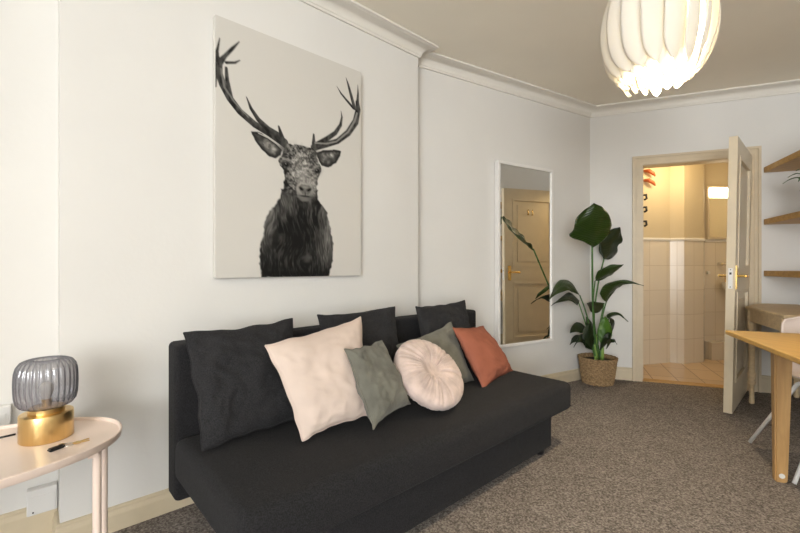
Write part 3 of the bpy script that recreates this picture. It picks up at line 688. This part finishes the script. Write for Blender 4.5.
cushion('sage green velvet cushion behind the round pink cushion, beside the terracotta one', 'sage green cushions', (-.60, .45, .655), (-.125, .40, .72), (-.08, .53, .398), (-.50, .56, .40), .10, M['sage'], .8, 6, pinch=.07)
cushion('terracotta orange square cushion at the right end of the sofa', None, (-.215, .49, .712), (.215, .38, .665), (.32, .53, .385), (-.13, .635, .385), .11, M['terra'], .7, 7, pinch=.07)
# round velvet cushion
rc = S(-.578, .655, .552); rn = Vector((.52, -.56, .74)).normalized(); rx = rn.cross(Vector((0, 0, 1))).normalized(); ry = rn.cross(rx)
FRn = Matrix(((rx.x, ry.x, rn.x, rc.x), (rx.y, ry.y, rn.y, rc.y), (rx.z, ry.z, rn.z, rc.z), (0, 0, 0, 1)))
t = thing('round_cushion', 'round pale pink pleated velvet cushion with a central button', 'cushion', (rc.x, rc.y, .385))
bm = bm_new(); R_, T_ = .184, .056
prof = []
for i in range(29):
    a = PI*i/28; prof.append((i, a))
rings = []; SEG = 224
for i in range(41):
    f = i/40; a = PI*f
    rings.append([])
    for k in range(SEG):
        th = 2*PI*k/SEG
        s_ = math.sin(a); rr = R_*(s_**.62 if s_ > 0 else 0); zz = T_*math.copysign(abs(math.cos(a))**.8, math.cos(a))
        dm = math.exp(-(rr/.045)**2); zz *= 1-.72*dm
        pl = mn.noise(Vector((math.cos(th)*6, math.sin(th)*6, 0)))*.5
        wv = -((1-abs(math.sin(th*9.5+pl*5)))**3*.75+(1-abs(math.sin(th*21+pl*7)))**3*.45)
        amp = .017*min(1, rr/.03)*(1-(rr/R_)**3*.6)
        zz += math.copysign(1, zz)*wv*amp; rr *= 1+.012*wv
        rings[-1].append((rr*math.cos(th), rr*math.sin(th), zz))
vr = [[bm.verts.new(p) for p in r] for r in rings[1:-1]]
for i in range(len(vr)-1):
    for k in range(SEG): bm.faces.new((vr[i][k], vr[i][(k+1) % SEG], vr[i+1][(k+1) % SEG], vr[i+1][k]))
bm.faces.new(vr[0]); bm.faces.new(vr[-1][::-1])
obj('cover', bm, M['velvet'], t, smooth=True, frame=FRn)
bm = bm_new(); lathe(bm, [(.002, .010), (.012, .012), (.015, .018), (.012, .024), (.004, .027)], seg=24); obj('button', bm, M['velvet'], t, smooth=True, frame=FRn)

# ------------------------------------------------------------------ pink oval tray table
PT = .50
t = thing('side_table', 'pale pink oval tray table against the left wall', 'table', S(-2.25, .295, 0))
def sup(a, b, e, k, seg):
    th = 2*PI*k/seg; c, s = math.cos(th), math.sin(th)
    return (-2.25+a*math.copysign(abs(c)**(2/e), c), .295+b*math.copysign(abs(s)**(2/e), s))
bm = bm_new(); rings = []; seg = 96
for (da, z) in ((-.03, PT-.014), (-.004, PT-.013), (0, PT-.008), (0.003, PT+.011), (-.001, PT+.013), (-.004, PT+.011), (-.006, PT+.002), (-.012, PT)):
    rings.append([bm.verts.new((*sup(.520+da, .262+da, 2.25, k, seg), z)) for k in range(seg)])
for i in range(len(rings)-1):
    for k in range(seg): bm.faces.new((rings[i][k], rings[i][(k+1) % seg], rings[i+1][(k+1) % seg], rings[i+1][k]))
bm.faces.new(rings[0][::-1]); bm.faces.new(rings[-1])
obj('tray_top', bm, M['pink'], t, smooth=True, frame=FR, angle=40)
for s_, d_ in ((-1.806, .40), (-1.766, .20), (-2.67, .415), (-2.70, .20)):
    bm = bm_new(); tube(bm, [(s_, d_, 0), (s_, d_, PT-.012)], .0118, 16); obj('leg', bm, M['pink'], t, smooth=True, frame=FR, angle=50)
for s_ in (-1.82, -2.67):
    bm = bm_new(); box(bm, s_-.012, s_+.012, .18, .44, PT-.028, PT-.0135); obj('support_bar', bm, M['pink'], t, frame=FR)

# table lamp: brushed brass drum, ribbed smoked glass
lc = S(-1.920, .238, PT)
t = thing('table_lamp', 'brass table lamp with ribbed smoked glass shade on the pink table', 'lamp', lc)
bm = bm_new(); lathe(bm, [(.06, 0), (.068, .001), (.069, .003), (.069, .080), (.068, .083), (.064, .084), (.05, .084)], c=lc, seg=64); obj('base', bm, M['brushed'], t, smooth=True, angle=35)
bm = bm_new(); lathe(bm, [(.045, .083), (.047, .085), (.047, .099), (.044, .101)], c=lc, seg=48); obj('collar', bm, M['brushed'], t, smooth=True, angle=35)
prof = [(.035, .100), (.054, .101), (.070, .108), (.079, .120), (.083, .138), (.0845, .16), (.085, .18), (.0845, .20), (.083, .218), (.079, .233), (.069, .247), (.055, .253), (.040, .254), (.034, .250)]
import bisect
def dense(prof, n=4):
    o = []
    for (a, b), (c, d) in zip(prof[:-1], prof[1:]):
        for i in range(n): o.append((a+(c-a)*i/n, b+(d-b)*i/n))
    return o+[prof[-1]]
bm = bm_new(); NR = 28
lathe(bm, [(r*.96, z) for r, z in dense(prof, 3)], c=lc, seg=NR*8, fn=lambda r, z, a: r*(1-.060*min(1, (z-.098)/.02)*(1-abs(math.sin(a*NR/2))**.8)), close=False)
sh = obj('glass_shade', bm, M['smoked'], t, smooth=True); sh['label'] = 'ribbed smoky grey glass shade'
bm = bm_new(); lathe(bm, [(.012, .095), (.013, .125)], c=lc, seg=20); obj('socket', bm, M['brushed'], t, smooth=True, angle=40)
bm = bm_new(); lathe(bm, [(.010, .125), (.012, .133), (.018, .148), (.020, .158), (.017, .170), (.010, .177), (.003, .179)], c=lc, seg=24); obj('bulb', bm, M['filament_glass'], t, smooth=True)
bm = bm_new(); p0 = S(-1.985, .17, PT+.004)
tube(bm, [S(-1.994, .175, PT+.012), S(-2.03, .165, PT+.008), S(-2.09, .15, PT+.005), S(-2.16, .17, PT+.005), S(-2.25, .13, PT+.005), S(-2.34, .08, PT+.01), S(-2.42, .052, PT+.02), S(-2.47, .02, PT+.021), S(-2.48, -.005, PT+.01), S(-2.485, -.03, PT-.06), S(-2.48, -.05, .3)], .0032, 8)
obj('power_cord', bm, M['black'], t, smooth=True)
# keys on the table
kc = S(-1.872, .36, PT)
t = thing('key_ring', 'small bunch of keys with dark fob lying on the pink table', 'keys', kc)
def kp(x, y, z=0): return kc+U*x-N*y+Vector((0, 0, z))
bm = bm_new(); tube(bm, [kp(.014*math.cos(a), .014*math.sin(a), .003) for a in [2*PI*i/20 for i in range(21)]], .0012, 6, caps=False); obj('ring', bm, M['steel'], t, smooth=True)
bm = bm_new(); rb = bmesh.new()
q = [kp(-.045, -.030), kp(-.008, -.012), kp(-.014, .002), kp(-.052, -.014)]
prism(bm, [p.xy for p in q], PT+.0003, PT+.010); bmesh.ops.bevel(bm, geom=list(bm.edges), offset=.003, segments=3, affect='EDGES'); fo_ = obj('fob', bm, M['black'], t, smooth=True, angle=60); fo_['label'] = 'dark blue-black fob'
for (a, L_, dz) in ((.35, .052, 0.0003), (-.15, .048, .0028), (2.3, .03, .0003)):
    bm = bm_new(); ca, sa = math.cos(a), math.sin(a)
    def r2(x, y): return kp(x*ca-y*sa, x*sa+y*ca).xy
    prism(bm, [r2(.012, -.008), r2(.028, -.008), r2(.030, -.003), r2(L_, -.003), r2(L_+.004, 0), r2(L_, .003), r2(.030, .003), r2(.028, .008), r2(.012, .008)], PT+dz, PT+dz+.002)
    obj('key', bm, M['brass' if a < 1 else 'steel'], t)

# wall boxes in the left recess
t = thing('wall_socket', 'plain white surface box low on the recess wall under the pink table', 'socket', S(-1.915, -.10, .10))
bm = bm_new(); rbox(bm, -1.968, -1.879, -.128, -.090, .112, .207, .004, 2); obj('casing', bm, M['white_plastic'], t, frame=FR)
bm = bm_new(); box(bm, -1.960, -1.887, -.090, -.087, .118, .185); fp = obj('face_plate', bm, M['white_plastic'], t, frame=FR)
bm = bm_new(); tube(bm, [(-1.95, -.0875, .125), (-1.95, -.0862, .125)], .003, 8); obj('screw', bm, M['dark'], fp, frame=FR)
t = thing('wall_outlet', 'grey-white socket on the left recess wall behind the lamp', 'socket', S(-2.06, -.11, .47))
bm = bm_new(); rbox(bm, -2.14, -2.01, -.129, -.098, .465, .54, .004, 2); obj('face_plate', bm, M['white_plastic'], t, frame=FR)
bm = bm_new(); box(bm, -2.04, -2.025, -.098, -.095, .49, .515); obj('rocker', bm, M['white_plastic'], t, frame=FR)

# ------------------------------------------------------------------ tall plant in a seagrass basket
PC = Vector((1.778, 3.69, 0))
t = thing('potted_plant', 'tall broad-leaved green plant in a woven basket in the corner', 'plant', PC)
bm = bm_new()
prof = [(.10, .0)]+[(.124+.034*(i/70)**.8, .004+.236*i/70) for i in range(71)]+[(.142, .238), (.138, .16)]
def weave(r, z, a):
    if r < .12 or z <= 0: return r
    k = math.floor(z/.017); return r+.0055*math.sin(a*22+(k % 2)*PI)+.002*math.cos(z/.017*2*PI)+.003*(z > .215)
lathe(bm, prof, c=PC, seg=156, fn=weave)
bk = obj('basket', bm, M['seagrass'], t, smooth=True); bk['label'] = 'brown woven seagrass basket'
bm = bm_new(); lathe(bm, [(.02, .195), (.141, .20), (.138, .206), (.08, .212), (.02, .215)], c=PC, seg=40); obj('soil', bm, M['soil'], t, smooth=True)
PR = {
 'big': ([(0, 0), (.08, .35), (.2, .8), (.34, 1.22), (.42, .97), (.6, .93), (.78, .78), (.9, .52), (1, .0)], [(0, 0), (.08, .5), (.2, .9), (.35, 1.05), (.55, 1.0), (.75, .8), (.9, .5), (1, 0)]),
 'oval': ([(0, 0), (.1, .5), (.3, .95), (.5, 1.0), (.75, .7), (.9, .35), (1, 0)],)*2,
 'front': ([(0, 0), (.06, .6), (.18, 1.1), (.35, 1.0), (.6, .5), (.8, .22), (1, 0)], [(0, 0), (.06, .6), (.18, 1.0), (.35, .9), (.6, .5), (.8, .22), (1, 0)])}
def interp(tab, x):
    for (a, b), (c, d) in zip(tab[:-1], tab[1:]):
        if x <= c: return b+(d-b)*(x-a)/(c-a)
    return tab[-1][1]
def leaf(parent, B, Cc, T, side, pf, m, n=22, w=6, fold=.12, name='leaf'):
    B, Cc, T, side = map(Vector, (B, Cc, T, side)); bm = bm_new(); uvl = bm.loops.layers.uv.new('UVMap')
    sw = side.length; G = []; UVs = {}
    for i in range(n+1):
        x = i/n; p = B*(1-x)**2+Cc*2*x*(1-x)+T*x*x; tg = ((Cc-B)*(1-x)+(T-Cc)*x).normalized()
        sd = (side-tg*side.dot(tg)).normalized(); nr = tg.cross(sd); row = []
        for j in range(-w, w+1):
            v = j/w; pr = interp(PR[pf][0 if j < 0 else 1], x); ww = sw*pr*v
            q = p+sd*ww+nr*(abs(v)**1.3*sw*pr*fold*2+mn.noise(Vector((x*5, v*2, sw*50)))*sw*.12*abs(v)*2)
            vt = bm.verts.new(q); row.append(vt); UVs[vt] = (v*.5+.5, x+abs(v)*.12)
        G.append(row)
    for i in range(n):
        for j in range(2*w):
            try: f = bm.faces.new((G[i][j], G[i][j+1], G[i+1][j+1], G[i+1][j]))
            except ValueError: continue
            for l in f.loops: l[uvl].uv = UVs[l.vert]
    bmesh.ops.remove_doubles(bm, verts=bm.verts, dist=.00001)
    o = obj(name, bm, m, parent, smooth=True)
    md = o.modifiers.new('thick', 'SOLIDIFY'); md.thickness = .0012; return o
for (B, Cc, T, sd, pf, mt) in LEAVES: leaf(t, B, Cc, T, sd, pf, M[mt])
for pts, r0, r1 in PETIOLES:
    P = [Vector(p) for p in pts]; out_ = []
    P = [P[0]+(P[0]-P[1]).normalized()*.06]+P
    for i in range(len(P)-1):
        a = P[max(i-1, 0)]; b = P[i]; c = P[i+1]; d = P[min(i+2, len(P)-1)]
        for k in range(6):
            s = k/6; out_.append(.5*((2*b)+(c-a)*s+(2*a-5*b+4*c-d)*s*s+(3*b-a-3*c+d)*s**3))
    out_.append(P[-1]); nn = len(out_)
    bm = bm_new(); tube(bm, out_, [r0+(r1-r0)*i/(nn-1) for i in range(nn)], 10); obj('stem', bm, M['stem'], t, smooth=True)
for (x, y, h, r) in ((-.01, .0, .24, .017), (.03, -.02, .19, .02), (-.03, -.03, .16, .014)):
    bm = bm_new(); tube(bm, [PC+Vector((x, y, .20)), PC+Vector((x, y, .20+h*.5)), PC+Vector((x*1.3, y, .20+h))], [r, r*.85, r*.4], 12); obj('stem_sheath', bm, M['sheath'], t, smooth=True)

# ------------------------------------------------------------------ pendant lamp
LC = Vector((1.108, 1.77, 2.075)); RS = .192; HS = .262
t = thing('pendant_lamp', 'white pendant lamp of overlapping curved strips, lit, under the ceiling', 'lamp', (LC.x, LC.y, LC.z-HS))
def strip(ph0, th0, th1, rs, hs, wid, tilt, zoff, tipk):
    bm = bm_new(); n, w = 30, 6; G = []
    for i in range(n+1):
        f = i/n; th = th0+(th1-th0)*f
        wd = wid*min(1, (math.sin(min(1, (1-f)*tipk)*PI/2)))**.6*(.55+.45*min(1, f*4)); row = []
        for j in range(-w, w+1):
            v = j/w; R = rs*math.sin(th)**.58; z = hs*math.cos(th)+zoff
            ph = ph0+v*wd*(1+.35*(rs-R)/rs)
            R = R*(1+tilt*v*math.sin(th))+.010*(1-v*v)
            row.append(bm.verts.new((LC.x+R*math.cos(ph), LC.y+R*math.sin(ph), LC.z+z)))
        G.append(row)
    for i in range(n):
        for j in range(2*w): bm.faces.new((G[i][j], G[i][j+1], G[i+1][j+1], G[i+1][j]))
    o = obj('shade_strip', bm, M['shade'], t, smooth=True)
    md = o.modifiers.new('thick', 'SOLIDIFY'); md.thickness = .0012
NV = 17
for k in range(NV): strip(2*PI*(k+.3)/NV, .22, 2.52, RS, HS*.97, .27, -.15, .0, 4.5)
for k in range(NV): strip(2*PI*(k+.8)/NV, .30, 2.62, RS*.86, HS, .20, -.10, -.016+.012*math.sin(k*2.1), 4.0)
bm = bm_new(); lathe(bm, [(.035, .245), (.05, .25), (.05, .262), (.03, .27), (.012, .29)], c=LC, seg=32); obj('shade_cap', bm, M['white'], t, smooth=True, angle=40)
bm = bm_new(); tube(bm, [LC+Vector((0, 0, .10)), LC+Vector((0, 0, HC-LC.z-.03))], .004, 10); obj('cord', bm, M['white'], t, smooth=True)
bm = bm_new(); lathe(bm, [(.05, HC-LC.z-.03), (.05, HC-LC.z-.002)], c=LC, seg=32); obj('ceiling_rose', bm, M['white'], t, smooth=True, angle=40)
bm = bm_new(); lathe(bm, [(.018, .10), (.02, .05)], c=LC, seg=20); obj('socket', bm, M['white'], t, smooth=True, angle=40)
bm = bm_new(); lathe(bm, [(.012, .05), (.028, .02), (.032, .0), (.026, -.025), (.012, -.04), (.002, -.043)], c=LC, seg=24); bb = obj('bulb', bm, M['bulb'], t, smooth=True); bb['label'] = 'glowing warm white bulb'

# ------------------------------------------------------------------ shelves on the right wall
RD = EN.copy()                                  # from the back corner towards the camera, along the right wall
S0 = A6-E*.30
FS = Matrix(((RD.x, E.x, 0, S0.x), (RD.y, E.y, 0, S0.y), (0, 0, 1, 0), (0, 0, 0, 1)))   # (along wall from back corner, towards right wall, z)
for z0, z1, lb in ((1.833, 1.878, 'top oak floating shelf on the wall right of the door'), (1.399, 1.444, 'middle oak floating shelf right of the door, holding the small plant'), (.97, 1.015, 'lowest oak floating shelf, just above the narrow console table')):
    bm = bm_new(); rbox(bm, .003, 1.5, 0, .299, z0, z1, .003, 2); tag(obj('floating_shelf', bm, M['shelf'], frame=FS), lb, 'shelf', 'oak shelves right of the door')
# small variegated plant on the middle shelf
pp = FS @ Vector((.62, .10, 1.444))
t = thing('small_potted_plant', 'small variegated plant with arching striped leaves on the middle shelf', 'plant', pp)
bm = bm_new(); lathe(bm, [(.04, 0), (.045, .002), (.058, .10), (.06, .11), (.054, .11), (.05, .09)], c=pp, seg=32); obj('pot', bm, M['white'], t, smooth=True, angle=40)
bm = bm_new(); lathe(bm, [(.01, .085), (.049, .088), (.03, .092), (.005, .094)], c=pp, seg=24); obj('soil', bm, M['soil'], t, smooth=True)
tips = [(2.83, 3.03, 1.66), (2.84, 3.0, 1.70), (2.85, 2.95, 1.735)]
for i in range(12):
    if i < 3: T = Vector(tips[i]); Cc = (pp+Vector((0, 0, .12)))*.5+T*.5+Vector((0, 0, .16))
    else:
        a = i*2.4; T = pp+Vector((.13*math.cos(a), .13*math.sin(a), .17+.03*math.sin(i*3))); Cc = pp+Vector((.08*math.cos(a), .08*math.sin(a), .36))
    Bq = pp+Vector((.01*math.cos(i), .01*math.sin(i), .09)); d = (T-Bq).normalized(); sd = d.cross(Vector((0.2, 0.3, 1))).normalized()*.03+Vector((0, 0, .014))
    leaf(t, Bq, Cc, T, sd, 'oval', M['varieg'], n=14, w=3)

# ------------------------------------------------------------------ console table under the shelves
CT = .744
t = thing('console_table', 'pale limed wood console table under the shelves beside the door', 'table', (2.82, 2.98, 0))
top = [(2.672, 3.175), (2.965, 3.395), (3.04, 3.40), (3.22, 3.325), (2.93, 2.50), (2.40, 2.56)]
bm = bm_new(); prism(bm, top, CT-.022, CT); bmesh.ops.bevel(bm, geom=[e for e in bm.edges], offset=.005, segments=3, affect='EDGES'); obj('table_top', bm, M['console'], t, smooth=True, angle=40)
cen = Vector((2.83, 2.97)); ins = [cen+(Vector(p)-cen)*.93 for p in top]
bm = bm_new()
for i in range(6):
    a, b_ = ins[i], ins[(i+1) % 6]; d = (b_-a).normalized(); nn = Vector((-d.y, d.x))
    if nn.dot(cen-a) < 0: nn = -nn
    prism(bm, [a, b_, b_+nn*.018, a+nn*.018], CT-.11, CT-.022)
obj('apron', bm, M['console'], t)
for p in (ins[0], ins[5], ins[3], ins[4]):
    q = Vector((p[0], p[1], 0)); q = q+(Vector((cen.x, cen.y, 0))-q).normalized()*.022
    bm = bm_new(); lathe(bm, [(.014, 0), (.018, .01), (.015, .06), (.016, .14), (.024, .15), (.026, .165), (.02, .18), (.024, .20), (.026, .23), (.018, .26), (.021, .50), (.024, CT-.20), (.019, CT-.185), (.026, CT-.17), (.026, CT-.023)], c=q, seg=24)
    obj('leg', bm, M['console'], t, smooth=True, angle=50)

# ------------------------------------------------------------------ desk and chair
DT = .715; D0 = Vector((1.716, 2.165, 0))
FK = Matrix(((E.x, RD.x, 0, D0.x), (E.y, RD.y, 0, D0.y), (0, 0, 1, 0), (0, 0, 0, 1)))   # (to the right, towards the camera, z)
t = thing('dining_table', 'oak veneer table with broad slanted legs at the right edge', 'table', FK @ Vector((.39, .7, 0)))
bm = bm_new(); rbox(bm, 0, .78, 0, 1.35, DT-.022, DT, .004, 3); obj('table_top', bm, M['oak'], t, frame=FK)
for (x, y, sx, sy) in ((.19, .10, 1, 1), (.59, .10, -1, 1), (.19, 1.25, 1, -1), (.59, 1.25, -1, -1)):
    bm = bm_new(); rings = []
    for z, wx, wy, ox in ((0, .023, .016, 0), (.02, .025, .018, 0), (DT-.023, .036, .026, .006)):
        rings.append([bm.verts.new((x+ox*sx+a*wx, y+b_*wy, z)) for a, b_ in ((-1, -1), (1, -1), (1, 1), (-1, 1))])
    for i in range(2):
        for k in range(4): bm.faces.new((rings[i][k], rings[i][(k+1) % 4], rings[i+1][(k+1) % 4], rings[i+1][k]))
    bm.faces.new(rings[0]); bm.faces.new(rings[-1]); bmesh.ops.bevel(bm, geom=list(bm.edges), offset=.006, segments=3, affect='EDGES')
    lg = obj('leg', bm, M['oak_leg'], t, smooth=True, frame=FK, angle=40)
    bm = bm_new(); tube(bm, [(x, y+.018, .035), (x, y+.0205, .035)], .012, 12); obj('felt_pad', bm, M['white_plastic'], lg, frame=FK)
for y in (.12, 1.23):
    bm = bm_new(); box(bm, .235, .545, y-.015, y+.015, DT-.06, DT-.022); obj('rail', bm, M['oak_leg'], t, frame=FK)

ch = thing('chair', 'pale pink-white shell chair with slim white legs behind the oak table', 'chair', FK @ Vector((.56, -.13, 0)))
FC = FK @ Matrix.Translation((.56, -.13, 0))     # chair frame: x to the right, y towards the table, z up
bm = bm_new(); G = []; nu, nv = 26, 16
ctrl = [(.235, .435), (.20, .452), (.10, .445), (0, .438), (-.10, .44), (-.16, .46), (-.195, .51), (-.21, .58), (-.222, .66), (-.232, .74), (-.238, .785)]
def cr(P, x):
    x *= len(P)-1; i = min(int(x), len(P)-2); s = x-i; a, b_, c, d = P[max(i-1, 0)], P[i], P[i+1], P[min(i+2, len(P)-1)]
    return tuple(.5*(2*b_[k]+(c[k]-a[k])*s+(2*a[k]-5*b_[k]+4*c[k]-d[k])*s*s+(3*b_[k]-a[k]-3*c[k]+d[k])*s**3) for k in (0, 1))
for i in range(nu+1):
    f = i/nu; y, z = cr(ctrl, f); hw = .225 if f < .5 else .225-.02*(f-.5)*2
    e = min(f, 1-f)*nu/4.0
    if e < 1: hw *= (1-(1-e)**2.4*.42)
    row = []
    for j in range(-nv, nv+1):
        v = j/nv; bk_ = max(0, min(1, (f-.4)/.2))
        row.append(bm.verts.new((hw*v, y+.055*v*v*bk_, z+.03*abs(v)**2.5*(1-bk_)+(-.012*v*v if f > .93 else 0))))
    G.append(row)
for i in range(nu):
    for j in range(2*nv): bm.faces.new((G[i][j], G[i][j+1], G[i+1][j+1], G[i+1][j]))
o = obj('seat_shell', bm, M['chair'], ch, smooth=True, frame=FC); md = o.modifiers.new('thick', 'SOLIDIFY'); md.thickness = .008
for sx in (-1, 1):
    for sy in (-1, 1):
        bm = bm_new(); tube(bm, [(sx*.12, sy*.11, .425), (sx*.15, sy*.14, .40), (sx*.325, sy*.25, .008)], [.010, .011, .0095], 12)
        lg = obj('leg', bm, M['white'], ch, smooth=True, frame=FC)
bm = bm_new(); tube(bm, [(-.13, -.12, .418), (.13, -.12, .418)], .008, 8); tube(bm, [(-.13, .12, .418), (.13, .12, .418)], .008, 8); tube(bm, [(-.13, -.12, .418), (-.13, .12, .418)], .008, 8); tube(bm, [(.13, -.12, .418), (.13, .12, .418)], .008, 8)
obj('under_frame', bm, M['white'], ch, smooth=True, frame=FC)

# ------------------------------------------------------------------ light
def area(name, loc, target, sx, sy, power, col):
    l = bpy.data.lights.new(name, 'AREA'); l.shape = 'RECTANGLE'; l.size = sx; l.size_y = sy; l.energy = power; l.color = col
    o = bpy.data.objects.new(name, l); COL.objects.link(o); o.location = loc
    o.rotation_euler = (Vector(target)-Vector(loc)).to_track_quat('-Z', 'Y').to_euler(); return o
wc = A0+fd*((WX0+WX1)/2)+Vector((0, 0, (WZ0+WZ1)/2))
area('window_daylight', wc+fo*.25, wc-fo+Vector((0, 0, .35)), WX1-WX0, WZ1-WZ0, 278, (.96, 0.98, 0.99))
def point(name, loc, power, col, r):
    l = bpy.data.lights.new(name, 'POINT'); l.energy = power; l.color = col; l.shadow_soft_size = r
    o = bpy.data.objects.new(name, l); COL.objects.link(o); o.location = loc; return o
point('pendant_bulb_light', LC+Vector((0, 0, -.06)), 50, (1, .82, .56), .03)
bl = point('bathroom_ceiling_light', (2.85, 4.05, 2.08), 12, (1, .80, .48), .12)
W = bpy.data.worlds.new('sky'); SC.world = W; W.use_nodes = True
W.node_tree.nodes['Background'].inputs[0].default_value = (0.85, 0.92, 1.0, 1); W.node_tree.nodes['Background'].inputs[1].default_value = 1.2

# ------------------------------------------------------------------ camera
cd = bpy.data.cameras.new('camera'); cam = bpy.data.objects.new('camera', cd); COL.objects.link(cam)
cd.sensor_width = 36; cd.lens = 410/800*36; cd.clip_start = .02
cam.location = (0, 0, 1.05); cam.rotation_euler = (PI/2, 0, 0); SC.camera = cam
SC.view_settings.view_transform = 'Standard'; SC.view_settings.look = 'None'; SC.view_settings.gamma = 1
SC.view_settings.use_curve_mapping = False; SC.view_settings.exposure = 0.28
